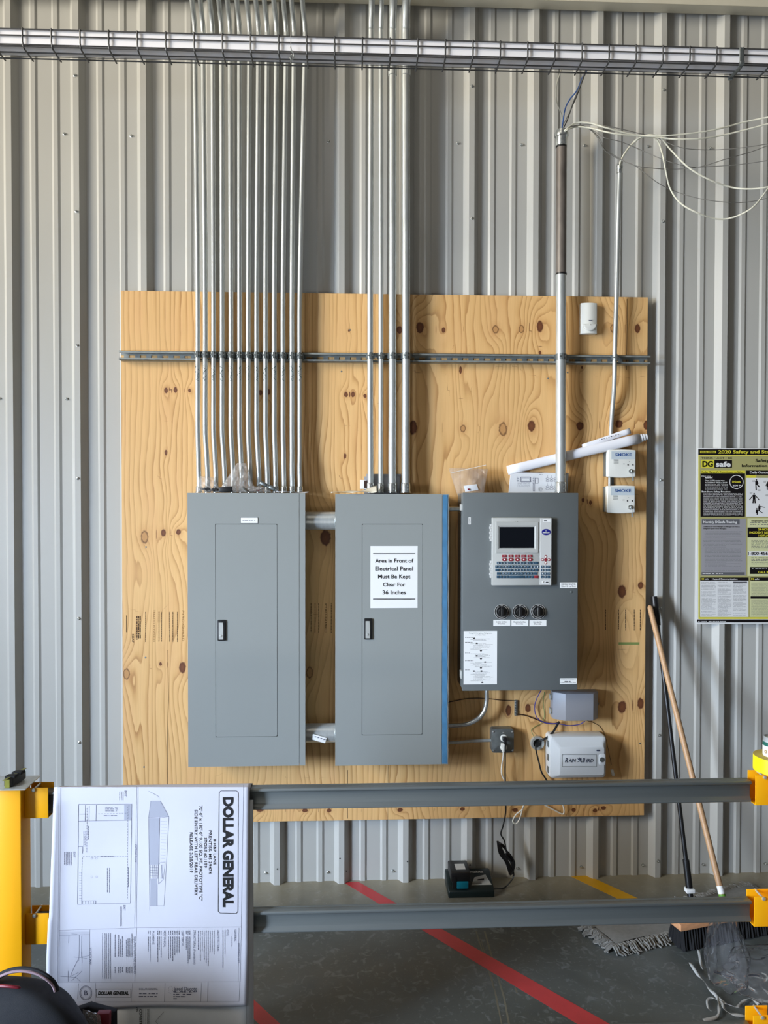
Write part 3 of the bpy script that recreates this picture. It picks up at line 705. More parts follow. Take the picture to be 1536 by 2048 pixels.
for dx, dy in ((0, -1), (0, 1), (-1, 0), (1, 0)): T2.oval(b, 890+dx*29, 742+dy*27, 9 if dx else 7, 7 if dx else 9, 0)
for x in (507, 567, 627, 686, 745):
    T2.oval(b, x, 741, 8, 8, 0, 6); T2.text(b, 'F%d' % (1+(507, 567, 627, 686, 745).index(x)), x-7, 704, x+8, 714, .01, lay=0)
b.build('key_symbols', M['whitep'], term, fix=False)
b = B(); random.seed(5)
for yy, xs_ in ((773, [448+i*30 for i in range(12)]), (805, [434+i*29.4 for i in range(14)]), (837, [479+i*29.6 for i in range(11)]), (870, [493+i*29.6 for i in range(10)])):
    rowc = {773: '1234567890-=', 805: '~QWERTYUIOP[]|', 837: "ASDFGHJKL;'", 870: 'ZXCVBNM,./'}[yy]
    for ch, x in zip(rowc, xs_): T2.text(b, ch, x-4, yy-6, x+4, yy+5, .01, lay=0)
for y, row in ((807, '789'), (839, '456'), (871, '123'), (902, '.0-')):
    for ch, x in zip(row, (860, 890, 920)): T2.text(b, ch, x-4, y-6, x+4, y+5, .01, lay=0)
b.build('key_legends', M['rbwhite'], term, fix=False)
bd = ovalkey(894, 484, 42, 29, 'navy', 'badge')
b = B(); T2.text(b, 'EMERSON', 863, 484, 926, 495, .03, lay=.0002); T2.loop(b, 894, 471, 5, 8, 2, .0002); b.build('badge_print', M['whitep'], term, fix=False)
sub('label_sticker', 867, 367, 935, 390, 'white', term, YT-.0022, YT, 0); sub('label_sticker', 856, 937, 922, 964, 'white', term, YT-.0022, YT, .0005)
b = B(); T3 = Sheet(900, 960, 4.654, YT-.0024); T3.text(b, 'E2', 864, 944, 884, 958, .03, lay=0); T3.dashes(b, 890, 916, 951, 9, 0); T3.dashes(b, 874, 928, 379, 6, 0); T3.dashes(b, 610, 640, 389, 3, .001)
b.build('sticker_print', M['ink'], term, fix=False)
# dials
for cx, cy in ((483, 1226), (652, 1227), (820.5, 1226)):
    c = C.p(cx, cy); R_ = 70*.000478*.99
    b = B(); b.lathe((c.x, YC+.0005, c.z), (0, -1, 0), [(R_, 0), (R_, .003), (R_-.0015, .0042), (R_*.66, .0042), (R_*.66, .001)], 48); dl = b.build('dial', M['blackm'], cab, smooth=True)
    b = B(); b.lathe((c.x, YC-.0036, c.z), (0, -1, 0), [(R_*.6, 0), (R_*.57, .012), (R_*.52, .014)], 36)
    b.box(c.x-.0035, c.x+.0035, YC-.026, YC-.016, c.z-R_*.5, c.z+R_*.5); b.build('dial_knob', M['black'], dl, smooth=True)
    b = B(); D = Sheet(900, 960, 4.654, YC-.004); D.loop(b, cx, cy, 70, 70, 3, .0012, 48)
    for k in range(40):
        a = -PI/2+.35+(2*PI-.9)*k/39; ca, sa = math.cos(a), math.sin(a); D.line(b, cx+49*ca, cy+49*sa, cx+58*ca, cy+58*sa, 2.4, .0012)
    D.text(b, 'OFF', cx-12, cy-61, cx+10, cy-52, .02, lay=.0012); D.line(b, cx-2, cy-38, cx-2, cy+40, 2, .0235)
    b.build('dial_marks', M['silver2'], dl, fix=False)
def sticker(a, t, c, d, fn, par=cab, m='white', nm='label_sticker'):
    q = crect(a, t, c, d, YC-.0006); s = B().box(q[0], q[1], YC-.0008, YC+.0002, q[2], q[3]).build(nm, M[m], par)
    b = B(); fn(Sheet(900, 960, 4.654, YC-.0009), b)
    if b.v: b.build('print', M['ink'], s, fix=False)
    return s
for (a, t, c, d), l1_, l2_ in (((403, 1303, 561, 1358), 'Inside Lights', 'Override'), ((571, 1304, 729, 1359), 'Outside Lights', 'Override'), ((740, 1305, 897, 1360), 'Sign Light', 'Override')):
    hw = {'Inside Lights': 48, 'Outside Lights': 57, 'Sign Light': 39}[l1_]; cx = (a+c)/2-4
    sticker(a, t, c, d, lambda s, b: (s.text(b, l1_, cx-hw, t+11, cx+hw, t+24, .02, lay=0), s.text(b, l2_, cx-34, t+28, cx+34, t+41, .02, lay=0)))
def instr(s, b):
    s.text(b, 'Timing HVAC, Lighting, Refrigeration', 175, 1421, 392, 1431, .005, lay=0); s.text(b, 'and Alarm Table', 236, 1438, 330, 1447, .005, lay=0)
    for a, c, y in ((140, 232, 1466), (140, 212, 1510), (140, 188, 1610), (140, 220, 1682), (140, 182, 1768)): s.dashes(b, a, c, y, 4.5, 0)
    for x, y in ((224, 1476), (249, 1520), (288, 1590), (249, 1636), (288, 1663), (327, 1694), (288, 1749), (223, 1779), (293, 1779), (300, 1884)): s.oval(b, x, y, 11, 6.5, .0001)
    for y in list(range(1480, 1496, 6))+list(range(1524, 1584, 7))+list(range(1618, 1656, 7))+list(range(1697, 1742, 7))+list(range(1786, 1872, 7)):
        a = random.choice((192, 215, 232)); s.dashes(b, a, a+random.randint(90, 170), y, 2.0, 0)
sticker(127, 1405, 438, 1902, instr, nm='instruction_sheet')
sticker(172, 347, 194, 413, lambda s, b: [s.vdashes(b, 352, 408, x, 3, 0) for x in (178, 187)])
sticker(1024, 953, 1182, 1006, lambda s, b: [s.dashes(b, 1036, 1170, y, 3.5, 0) for y in (963, 974, 985, 995)])
sticker(1024, 1845, 1180, 1898, lambda s, b: ([s.dashes(b, 1030, 1172, y, 3, 0) for y in (1853, 1863, 1887)], s.dashes(b, 1066, 1126, 1876, 7, 0)))
q = C.p(1130, 1042); B().lathe((q.x, YC+.0005, q.z), (0, -1, 0), [(.006, 0), (.006, .0012), (.004, .002)], 16).build('lock', M['galv_dark'], door, smooth=True)
# ================================================================== SMALL BOXES ON THE BOARD
# motion detector
x0, x1, z0, z1 = R4(1162, 606, 1194.5, 667.5, -.085)
md_ = thing('motion_detector', ((x0+x1)/2, YP, z0), 'cream motion detector high on the plywood between the wide and the slim conduit', 'motion sensor')
b = B(); nx = 8
b.grid(lambda u, v: (x0+(x1-x0)*u, YP-.032-.010*math.sin(PI*min(max(u, 0), 1)), z0+(z1-z0)*v), nx, 1)
vs = [(x0+(x1-x0)*i/nx, YP-.030-.010*math.sin(PI*i/nx)) for i in range(nx+1)]
b = B(); n = len(vs); poly = vs+[(x1, YP), (x0, YP)]
k = len(poly); b.add([(x, y, z) for z in (z0, z1) for x, y in poly], [tuple(range(k))[::-1], tuple(range(k, 2*k))]+[(i, (i+1) % k, (i+1) % k+k, i+k) for i in range(k)])
b.build('housing', M['whitep'], md_, bevel=.002)
h = z1-z0; cx = (x0+x1)/2; wd = (x1-x0)/2
b = B(); 
def lens(u, v):
    a = PI+PI*u; zc_ = z0+h*.30
    return (cx+.002+wd*.86*math.cos(a)*v, YP-.0415-.004*(1-v), zc_+(wd*.84*math.sin(a))*v+(.0 if u not in (0, 1) else 0))
b.grid(lens, 20, 4); b.build('lens', M['lens'], md_, smooth=True, solid=.0008)
B().tube([(cx+.002+wd*.88*math.cos(PI+PI*i/20), YP-.040+.004*abs(math.cos(PI*i/20)), z0+h*.31+wd*.86*math.sin(PI+PI*i/20)) for i in range(21)], .0016, 8).build('lens_rim', M['whitep'], md_, smooth=True)
A6 = Sheet(1000, 560, 4.266, YP-.0405); b = B(); A6.quad(b, 757, 341, 790, 343); A6.dashes(b, 757, 788, 345, 6, .0006); b.build('print', M['inkgrey'], md_, fix=False)

# smoke modules
def smoke(a, t, c, d, lab):
    YS = -.108; q = lambda x, y: W(1000+x/4.266, 560+y/4.266, YS)
    x0, x1, z0, z1 = R4(1000+a/4.266, 560+t/4.266, 1000+c/4.266, 560+d/4.266, YS)
    o = thing('smoke_alarm_module', ((x0+x1)/2, YP, z0), lab, 'alarm module', 'white modules lettered with the blue word')
    B().box(x0-.004, x1-.004, YP-.024, YP-.0005, z0+.006, z1-.006).build('back_box', M['galv_dark'], o, bevel=.002)
    n = 10; top = [(x1-(x1-x0)*i/n, z1-.003+.003*math.sin(PI*i/n)) for i in range(n+1)]; bot = [(x0+(x1-x0)*i/n, z0+.003-.004*math.sin(PI*i/n)) for i in range(n+1)]
    B().prism(bot+top, YS, YP-.024).build('housing', M['whitep'], o, bevel=.005, seg=3)
    s = Sheet(1000, 560, 4.266, YS-.0005)
    b = B(); s.quad(b, a+30, t+16, c-8, t+84, 0); b.build('label_band', M['smokeband'], o)
    b = B(); s.text(b, 'SMOKE', a+64, t+33, a+203, t+58, .028, lay=.0006); b.build('lettering', M['smoketext'], o, fix=False)
    b = B()
    for k in range(5): s.line(b, a+50, t+88+k*8, a+92, t+89+k*8, 2.4, .0006)
    for x, y in ((172, 132), (214, 132)): s.oval(b, a+x, t+y, 6, 6, .0007)
    s.dashes(b, a+130, a+146, t+124, 3); s.dashes(b, a+180, a+194, t+104, 3); b.build('vents', M['ink'], o, fix=False)
    p = s.p(a+194, t+187); b = B(); b.lathe(p, (0, -1, 0), [(.0105, 0), (.0105, .004), (.008, .0055)], 20); b.box(p.x-.0015, p.x+.0015, p.y-.016, p.y-.005, p.z-.005, p.z+.005); b.build('key_lock', M['zinc'], o, smooth=True)
    b = B(); b.tube([(p.x+.002, p.y-.012, p.z-.004), (p.x+.006, p.y-.013, p.z-.014), (p.x+.007, p.y-.012, p.z-.03)], .0012, 6); b.obox((p.x+.007, p.y-.011, p.z-.036), (.004, 0, 0), (0, .0008, 0), (0, 0, .009)); b.build('hanging_key', M['galv'], o, smooth=True)
    return x0, z0
smoke(920, 1445, 1160, 1685, 'upper white module lettered in blue, under the paper rolls')
smoke(915, 1752, 1155, 1990, 'lower white module lettered in blue, beside the dark control cabinet')
conduit('conduit', [W(1219.5, 950, -.066), W(1219.2, 977, -.066)], .0075, 'tiny conduit stub between the two white blue-lettered modules', n=12, sub=2)
p = W(1223.5, 962, YP); b = B(); b.box(p.x-.003, p.x+.009, YP-.004, YP, p.z-.019, p.z+.019)
o = b.build('steel_bracket', M['galv_dark']); tag(o, 'small steel bracket strip beside the stub between the two white modules', 'bracket')

# grey chamfered box
G = Sheet(880, 1360, 3.491, -.15)
def gp(x, y, Y): return W(880+x/3.491, 1360+y/3.491, Y)
x0, x1, z0, z1 = R4(880+795/3.491, 1360+88/3.491, 880+1112/3.491, 1360+276/3.491, -.12)
g = thing('plastic_junction_box', ((x0+x1)/2, YP, z0), 'mid grey plastic box with chamfered sides under the dark control cabinet', 'junction box')
Wd = x1-x0
poly = [(x0, YP-.0005), (x0, YP-.050), (x0+Wd*.23, -.142), (x0+Wd*.84, -.142), (x1, YP-.050), (x1, YP-.0005)]
b = B(); k = len(poly); b.add([(x, y, z) for z in (z0, z1) for x, y in poly], [tuple(range(k))[::-1], tuple(range(k, 2*k))]+[(i, (i+1) % k, (i+1) % k+k, i+k) for i in range(k)])
b.build('housing', M['greybox'], g, bevel=.0022)
for zz in (.25, .78):
    b = B(); b.frame(x0-.012, x0-.001, z0+(z1-z0)*zz-.012, z0+(z1-z0)*zz+.014, .003, YP-.045, YP-.02); b.build('latch', M['galv'], g, bevel=.0006, seg=1)
b = B(); b.lathe((x1, YP-.03, (z0+z1)/2), (1, 0, 0), [(.009, 0), (.009, .006), (.006, .008)], 14); b.build('knob', M['galv_dark'], g, smooth=True)
b = B(); b.lathe((x0+Wd*.43, -.1, z0+.001), (0, 0, -1), [(.01, 0), (.01, .005), (.007, .008)], 12); b.lathe((x0+Wd*.7, -.1, z0+.001), (0, 0, -1), [(.007, 0), (.007, .006), (.004, .008)], 12); b.build('gland', M['greybox'], g, smooth=True)

# sprinkler controller
YR = -.150
x0, x1, z0, z1 = R4(880+765/3.491, 1360+392/3.491, 880+1160/3.491, 1360+684/3.491, YR+.02)
rb = thing('sprinkler_controller', ((x0+x1)/2, YP, z0), 'pale grey sprinkler controller box with raised lettering and round lock', 'irrigation controller')
w_, h_ = x1-x0, z1-z0
o1 = rpoly(x0, x1, z0, z1, .014, 5); i1 = rpoly(x0+w_*.16, x1-w_*.06, z0+h_*.10, z1-h_*.22, .01, 5)
n = len(o1); lv = [(o1, YP-.0005), (o1, YR+.03), (rpoly(x0+.003, x1-.003, z0+.003, z1-.003, .014, 5), YR+.018), (rpoly(x0+w_*.09, x1-w_*.05, z0+h_*.06, z1-h_*.13, .012, 5), YR+.012), (i1, YR)]
b = B(); b.add([(x, Y, z) for L_, Y in lv for x, z in L_], [(j*n+i, j*n+(i+1) % n, (j+1)*n+(i+1) % n, (j+1)*n+i) for j in range(len(lv)-1) for i in range(n)]+[tuple(4*n+i for i in range(n)), tuple(range(n))[::-1]])
b.build('housing', M['rbwhite'], rb, bevel=.001, seg=2)
RB = Sheet(880, 1360, 3.491, YR-.0006)
p = RB.p(1130, 556); b = B(); b.prism(rpoly(p.x-.014, p.x+.017, p.z-.026, p.z+.026, .008), YR-.002, YR+.03); b.build('lock_boss', M['rbwhite'], rb, bevel=.002)
b = B(); b.lathe((p.x+.001, YR-.0015, p.z), (0, -1, 0), [(.0118, 0), (.0118, .002), (.009, .0028), (.0085, .001), (.004, .001), (.004, .003)], 24); b.build('lock', M['galv_dark'], rb, smooth=True)
b = B(); RB.rect(b, 853, 521, 1094, 604, 2.4); b.build('name_panel', M['galv_dark'], rb, fix=False)
b = B(); RB.text(b, 'R', 872, 545, 891, 574, .02, .3); RB.text(b, 'AIN', 896, 551, 950, 574, .02, .3); RB.text(b, 'B', 993, 545, 1013, 574, .02, .3); RB.text(b, 'IRD', 1019, 551, 1072, 574, .02, .3)
def bp_(*pts): b.add([RB.p(x, y, .0007) for x, y in pts], [tuple(range(len(pts)))])
bp_((957, 543), (972, 553), (978, 562), (968, 562)); bp_((972, 538), (984, 552), (979, 562), (972, 552)); bp_((986, 540), (988, 556), (980, 566), (978, 560)); bp_((957, 574), (968, 565), (985, 566), (970, 570)); bp_((970, 566), (988, 562), (991, 577), (978, 570))
b.build('lettering', M['rbtext'], rb, fix=False)
b = B(); q = RB.p(1105, 492); b.prism(rpoly(q.x-.0085, q.x+.0085, q.z-.0035, q.z+.0035, .0034), YR-.001, YR+.006); b.build('indicator', M['rbtext'], rb)
for y in (450, 545, 630):
    q = gp(764, y, YR+.03); B().box(x0-.004, x0+.002, YR+.03, YR+.05, q.z-.014, q.z+.014).build('hinge', M['galv_dark'], rb, bevel=.0008, seg=1)

# outlet box
x0, x1, z0, z1 = R4(880+360/3.491, 1360+342/3.491, 880+515/3.491, 1360+506/3.491, -.10)
ob = thing('outlet_box', ((x0+x1)/2, YP, z0), 'square steel outlet box with two plugs right of the middle panel', 'outlet box')
B().prism(rpoly(x0, x1, z0, z1, .012), -.100, YP-.0005).build('box', M['galv_dark'], ob, bevel=.002)
B().prism(rpoly(x0, x1, z0, z1, .012), -.103, -.1004).build('cover_plate', M['galv_dark'], ob, bevel=.001)
OB = Sheet(880, 1360, 3.491, -.103)
for y in (405, 470):
    p = OB.p(444, y); B().lathe((p.x, -.1025, p.z), (0, -1, 0), [(.0165, 0), (.0165, .002), (.015, .0028)], 24).build('receptacle', M['whitep'], ob, smooth=True)
for x, y in ((374, 362), (506, 362), (374, 492), (506, 492), (443, 368)):
    p = OB.p(x, y); B().lathe((p.x, -.1025, p.z), (0, -1, 0), [(.005, 0), (.005, .002), (.003, .003)], 12).build('screw', M['zinc'], ob, smooth=True)

def cable(name, pts, r, m, label, cat='cable', group=None, n=8, sub=8):
    o = B().tube(smoothpath(pts, sub), r, n).build(name, M[m], smooth=True); return tag(o, label, cat, group)
# black cord, tied bundle and battery charger
g7 = lambda x, y, Y: W(480+x/2.648, 1540+y/2.648, Y)
plug = gp(446, 404, -.106)
cord = thing('power_cord', plug, 'black power cord from the outlet box down to the battery charger', 'power cord')
b = B(); b.obox(plug+Vector((0, -.014, 0)), (.0095, 0, 0), (0, .014, 0), (0, 0, .0085)); b.obox(plug+Vector((.002, -.024, -.012)), (.006, 0, 0), (0, .006, 0), (0, 0, .012)); b.build('plug', M['black'], cord, bevel=.003)
pts = [plug+Vector((.003, -.026, -.02)), gp(455, 470, -.130), gp(455, 560, -.12), gp(455, 690, -.10), gp(460, 880, -.075), gp(455, 950, -.07), gp(440, 1020, -.07), gp(425, 1075, -.07), g7(1400, 375, -.07), g7(1412, 430, -.075), g7(1432, 470, -.08)]
B().tube(smoothpath(pts), .0034, 8).build('cord', M['black'], cord, smooth=True)
pts = []
for k in range(5):
    s = (k-2)*4
    pts += [g7(1370+s, 385+s, -.09-.004*k), g7(1385+s*1.5, 440, -.09), g7(1415+s, 490, -.085-.004*k), g7(1440+s, 548-s, -.09), g7(1447-s, 500, -.10), g7(1425-s, 450, -.095+.003*k), g7(1392+s, 400, -.09)]
pts += [g7(1430, 480, -.09), g7(1448, 540, -.09), g7(1447, 568, -.09), g7(1425, 600, -.10), g7(1395, 625, -.11), FL(980+6, 1778, .03)]
B().tube(smoothpath(pts, 5), .0032, 7).build('cord', M['black'], cord, smooth=True)
p = g7(1418, 462, -.095); B().obox(p, (.012, 0, -.012), (0, .012, 0), (.004, 0, .004)).build('twist_tie', M['black'], cord)
# white cord
plug = gp(438, 452, -.106)
cord = thing('power_cord', plug, 'white power cord plugged into the lower half of the outlet box', 'power cord')
b = B(); b.obox(plug+Vector((0, -.010, 0)), (.010, 0, 0), (0, .010, 0), (0, 0, .009)); b.obox(plug+Vector((.001, -.013, -.018)), (.0075, 0, 0), (0, .006, 0), (0, 0, .012)); b.build('plug', M['whitep'], cord, bevel=.003)
B().tube(smoothpath([plug+Vector((.001, -.013, -.026)), gp(440, 540, -.105), gp(431, 600, -.10), gp(430, 650, -.095), gp(445, 690, -.09), gp(500, 760, -.085), gp(585, 800, -.08), gp(590, 860, -.075), gp(572, 905, -.07), gp(530, 940, -.07), gp(508, 985, -.07), gp(530, 1003, -.07), gp(556, 970, -.07), gp(572, 915, -.07), gp(588, 870, -.075), gp(640, 820, -.08), gp(745, 880, -.07), gp(800, 910, -.07), gp(860, 935, -.07), gp(862, 885, -.07), gp(840, 840, -.08)]), .0032, 8).build('cord', M['whitep'], cord, smooth=True)
# knockout ring with hole and black cords
p = gp(678, 437, YP)
o = thing('knockout_ring', p-Vector((0, 0, .035)), 'round galvanized ring around a cable hole left of the sprinkler controller', 'ring fitting')
b = B(); b.lathe((p.x, YP, p.z), (0, -1, 0), [(.034, 0), (.034, .006), (.031, .014), (.0215, .014), (.0215, .001)], 32); b.build('ring', M['galv'], o, smooth=True)
B().lathe((p.x, YP+.0003, p.z), (0, -1, 0), [(.0213, 0), (.0213, .002), (.019, .002)], 28).build('hole', M['blackm'], o)
cable('power_cord', [gp(690, 428, -.068), gp(710, 420, -.085), gp(750, 400, -.09), gp(790, 362, -.088), gp(815, 320, -.08), gp(832, 292, -.075)], .0055, 'black', 'thick black cord arching from the round ring up to the grey chamfered box')
cable('power_cord', [gp(672, 440, -.068), gp(668, 470, -.085), gp(675, 510, -.085), gp(690, 570, -.08), gp(708, 640, -.08), gp(737, 688, -.08), gp(760, 730, -.08)], .0038, 'black', 'black cord hanging from the round ring down behind the upper rail')
cable('ground_wire', [gp(730, 82, -.09), gp(722, 150, -.06), gp(728, 255, -.058), gp(705, 302, -.058), gp(660, 328, -.058), gp(638, 350, -.058), gp(650, 383, -.066), gp(668, 420, -.062)], .0011, 'grwire', 'thin green wire dropping from the control cabinet to the round ring', 'wire')
cable('low_voltage_wire', [gp(708, 70, -.10), gp(690, 100, -.08), gp(665, 160, -.07), gp(662, 215, -.07), gp(680, 265, -.07), gp(735, 298, -.072), gp(830, 306, -.08), gp(900, 318, -.08), gp(970, 310, -.08), gp(1012, 288, -.09)], .0021, 'pwire', 'violet blue wire looping from the control cabinet under the grey chamfered box', 'wire')
cable('brown_wire', [gp(30, 160, -.058), gp(60, 155, -.058), gp(180, 132, -.058), gp(300, 128, -.058), gp(420, 140, -.058), gp(522, 145, -.060)], .0019, 'brwire', 'thin brown wire running from behind the middle panel to the small terminal strip', 'wire')
cable('dark_wire', [gp(530, 238, -.062), gp(600, 248, -.06), gp(680, 278, -.06), gp(740, 300, -.061), gp(800, 304, -.066), gp(832, 290, -.08)], .0027, 'brwire', 'dark wire from the small terminal strip to the grey chamfered box', 'wire')
b = B(); p = gp(529, 138, YP); q = gp(529, 246, YP); b.box(p.x-.007, p.x+.007, YP-.009, YP, q.z, p.z)
ts = thing('terminal_strip', (p.x, YP, q.z), 'small vertical terminal strip screwed to the plywood left of the looping wires', 'terminal strip'); b.build('strip', M['galv_dark'], ts, bevel=.001)
for k in range(6):
    z = q.z+(p.z-q.z)*(k+.5)/6; B().lathe((p.x-.002, YP-.0085, z), (0, -1, 0), [(.004, 0), (.004, .0025), (.003, .003)], 8).build('screw', M['zinc'], ts, smooth=True)
cable('thin_tag_wire', [gp(1030, 285, -.06), gp(1075, 300, -.056), gp(1120, 330, -.056), gp(1155, 400, -.056), gp(1178, 500, -.056), gp(1197, 592, -.058)], .0010, 'brwire', 'hair-thin wire hanging right of the sprinkler controller to a pale connector', 'wire')
p = gp(1190, 596, YP); q = gp(1214, 690, YP); o = B().obox((p+q)/2+Vector((0, -.006, 0)), (.0065, 0, .0005), (0, .005, 0), (.0035, 0, -.0145)).build('wire_connector', M['whitep'], bevel=.0015); tag(o, 'small pale connector on the plywood right of the sprinkler controller', 'connector')

# ================================================================== THINGS ON TOP OF THE CABINETS
def crumple(seed, amp, f=14):
    ph = [random.Random(seed+i).uniform(0, 6.28) for i in range(6)]
    return lambda u, v: amp*(math.sin(f*u+3*v+ph[0])*math.sin(f*.8*v+ph[1])+.6*abs(math.sin(f*1.7*(u+v)+ph[2]))+.5*abs(math.sin(f*1.4*(u-v*.7)+ph[3])))
def bag(name, corners, Y, thick, m, label, cat, seed, parent=None, lean=0):
    """corners: pixel outline bl, br, tr, tl of a crumpled film bag standing on plane Y"""
    bl, br, tr, tl = [W(x, y, Y) for x, y in corners]; c1 = crumple(seed, .12); c2 = crumple(seed+9, .12)
    def side(s, cr):
        def f(u, v):
            p = bl*(1-u)*(1-v)+br*u*(1-v)+tr*u*v+tl*(1-u)*v; e = (math.sin(PI*u)*math.sin(PI*v))**.5
            p = p+Vector((.03*cr(u, v)*e, 0, .03*cr(v, u)*e)); p.y += s*thick*e*(.5+cr(u, v)*2.2)+lean*v; return p
        return f
    b = B(); b.grid(side(-1, c1), 22, 22); b.grid(side(1, c2), 22, 22)
    o = b.build(name, M[m], parent, smooth=True, fix=False, ang=60)
    return o if parent is not None else tag(o, label, cat)
pt = thing('parts_bag', W(445, 985, -.15), 'clear bag of black parts standing on the left panel before the conduits', 'plastic bag')
bag('bag_film', [(436, 984), (512, 984), (492, 926), (474, 926)], -.160, .016, 'bagfilm', '', '', 3, pt)
b = B(); c = W(448, 978, -.155)
b.obox(W(452, 979, -.155), (.030, 0, .002), (0, .012, 0), (0, 0, .012)); b.obox(W(458, 975, -.15), (.018, 0, 0), (0, .01, 0), (.004, 0, .006)); b.build('black_parts', M['black'], pt, bevel=.003)
pt = thing('parts_bag', W(410, 985, -.15), 'low clear bag of dark clips at the left end of the left panel top', 'plastic bag')
bag('bag_film', [(393, 984), (444, 984), (428, 955), (400, 952)], -.160, .014, 'bagfilm', '', '', 8, pt)
b = B(); random.seed(4)
for k in range(7): b.obox(W(405+k*5, 979+random.uniform(-2, 2), -.155-.004*(k % 3)), (.012, 0, random.uniform(-.004, .004)), (0, .006, 0), (0, 0, .005))
b.build('dark_clips', M['blackm'], pt, bevel=.0015, seg=1)
pt = thing('parts_bag', W(510, 985, -.15), 'flat clear bag with a silver and a red part, middle of the left panel top', 'plastic bag')
bag('bag_film', [(478, 984), (545, 984), (528, 974), (500, 972)], -.160, .012, 'bagfilm', '', '', 12, pt)
b = B(); b.tube([W(485, 976, -.17), W(493, 984, -.17)], .005, 10); b.build('silver_part', M['zinc'], pt, smooth=True)
B().obox(W(516, 980, -.16), (.008, 0, 0), (0, .006, 0), (0, 0, .004)).build('red_part', M['redp'], pt, bevel=.002)
b = B(); A_ = W(520, 965, -.185); Bq = W(553, 980, -.185); d_ = Bq-A_
b.tube([A_+d_*0, A_+d_*.42], .0092, 6); b.tube([A_+d_*.42, A_+d_*.56], .0068, 14); b.tube([A_+d_*.56, A_+d_*.92], .0098, 6); b.tube([A_+d_*.92, A_+d_*1.02], .0075, 14)
o = b.build('conduit_fitting', M['galv_dark'], bevel=.001, seg=1); tag(o, 'steel hex conduit fitting lying slanted on the left panel top', 'conduit fitting')
z = W(580, 986, YPF).z-.001
b = B(); b.grid(lambda u, v: (W(552, 985, -.19).x+(W(616, 985, -.19).x-W(552, 985, -.19).x)*u, -.192+.055*v+.01*u, z+.0045+.003*math.sin(5*u+2*v)+.003*v), 12, 4)
tag(b.build('paper_scrap', M['paper'], smooth=True, solid=.0006), 'white paper scrap on the right end of the left panel top', 'paper')
# on the middle panel
b = B(); zt2 = W(780, 988, YPF).z
b.grid(lambda u, v: (W(662+92*u, 985, -.19).x, -.203+.05*v+.012*math.sin(9*u), zt2+.004+.006*abs(math.sin(7*u+2*v))+.012*u*v+(.018*max(0, u-.72)*4*v)), 26, 5)
tag(b.build('masking_strip', M['cream'], smooth=True, solid=.0006), 'crumpled cream masking strip on the left end of the middle panel top', 'masking strip')
x0, x1, z0, z1 = R4(733, 948, 800, 986, -.075)
o = thing('breaker_parts', ((x0+x1)/2, -.07, z0), 'light grey boxy breaker part behind the four conduits on the middle panel', 'electrical part')
B().box(x0-.011, x1, -.089, YP-.001, z0-.004, z1-.012).build('body', M['greybox'], o, bevel=.001)
B().box(x0, x1+.004, -.085, YP-.001, z1-.013, z1).build('top_ledge', M['greybox'], o, bevel=.001)
q = R4(720, 960, 733, 978, -.09); B().box(q[0], q[1], -.094, -.075, q[2], q[3]).build('white_end', M['white'], o, bevel=.001)
q = R4(728, 961, 735, 976, -.094); B().box(q[0], q[1], -.0955, -.0935, q[2], q[3]).build('brown_window', M['brwire'], o)
# zip bag on the control cabinet
zb_ = thing('zip_bag', W(940, 985, -.12), 'zip-top plastic bag with a red dot at the left end of the dark cabinet top', 'plastic bag')
bag('bag_film', [(915, 991), (968, 985), (976, 938), (897, 936)], -.125, .012, 'bagfilm', '', '', 21, zb_)
p0, p1_, p2_, p3_ = W(901, 946, -.142), W(972, 930, -.142), W(972, 932, -.142), W(901, 948, -.142)
B().tube([p0, p1_], .0012, 6).build('zip_seal', M['white'], zb_)
b = B(); b.obox(W(942, 976, -.13), (.030, 0, .004), (0, .006, 0), (-.004, 0, .014)); b.build('folded_paper', M['paper2'], zb_, bevel=.001)
B().obox(W(937, 979, -.1405), (.004, 0, 0), (0, .001, 0), (0, 0, .004)).build('red_dot', M['redp'], zb_)
# booklet with circuit drawing
BK = Sheet(1000, 560, 4.266, -.0775)
pq = [BK.p(75, 1815), BK.p(572, 1815), BK.p(586, 1648), BK.p(92, 1640)]
bk = thing('wiring_booklet', (pq[0]+pq[1])/2, 'white booklet with wiring drawing leaning behind the wide conduit on the dark cabinet', 'booklet')
b = B(); b.add(pq+[v+Vector((0, .007, 0)) for v in pq], [(0, 1, 2, 3), (7, 6, 5, 4), (0, 4, 5, 1), (1, 5, 6, 2), (2, 6, 7, 3), (3, 7, 4, 0)]); b.build('pages', M['paper2'], bk)
b = B(); L_ = .0006
BK.rect(b, 178, 1682, 262, 1722, 5); BK.rect(b, 186, 1690, 254, 1714, 2)
for x in (150, 285): 
    for y in range(1682, 1725, 9): BK.dashes(b, x-6, x+14, y, 4)
for y in range(1730, 1765, 8): BK.dashes(b, 150, 255, y, 2)
BK.rect(b, 282, 1728, 296, 1800, 3); BK.rect(b, 300, 1690, 326, 1735, 3); BK.dashes(b, 330, 370, 1645, 4); BK.dashes(b, 336, 362, 1660, 4); BK.line(b, 130, 1640, 360, 1646, 2)
for yy in (1705, 1773):
    for xx in (390, 424, 458):
        for dy in (-9, 9): BK.loop(b, xx+15, yy+dy, 15, 9, 2.4)
    for xx in (405, 440): BK.line(b, xx, yy-38, xx, yy-20, 2)
for a in range(5): BK.loop(b, 345+12*math.cos(a*1.26), 1785+12*math.sin(a*1.26), 6, 8, 1.5)
BK.line(b, 250, 1700, 290, 1745, 2); BK.line(b, 222, 1730, 222, 1750, 2)
b.build('drawing', M['inkgrey'], bk, fix=False)
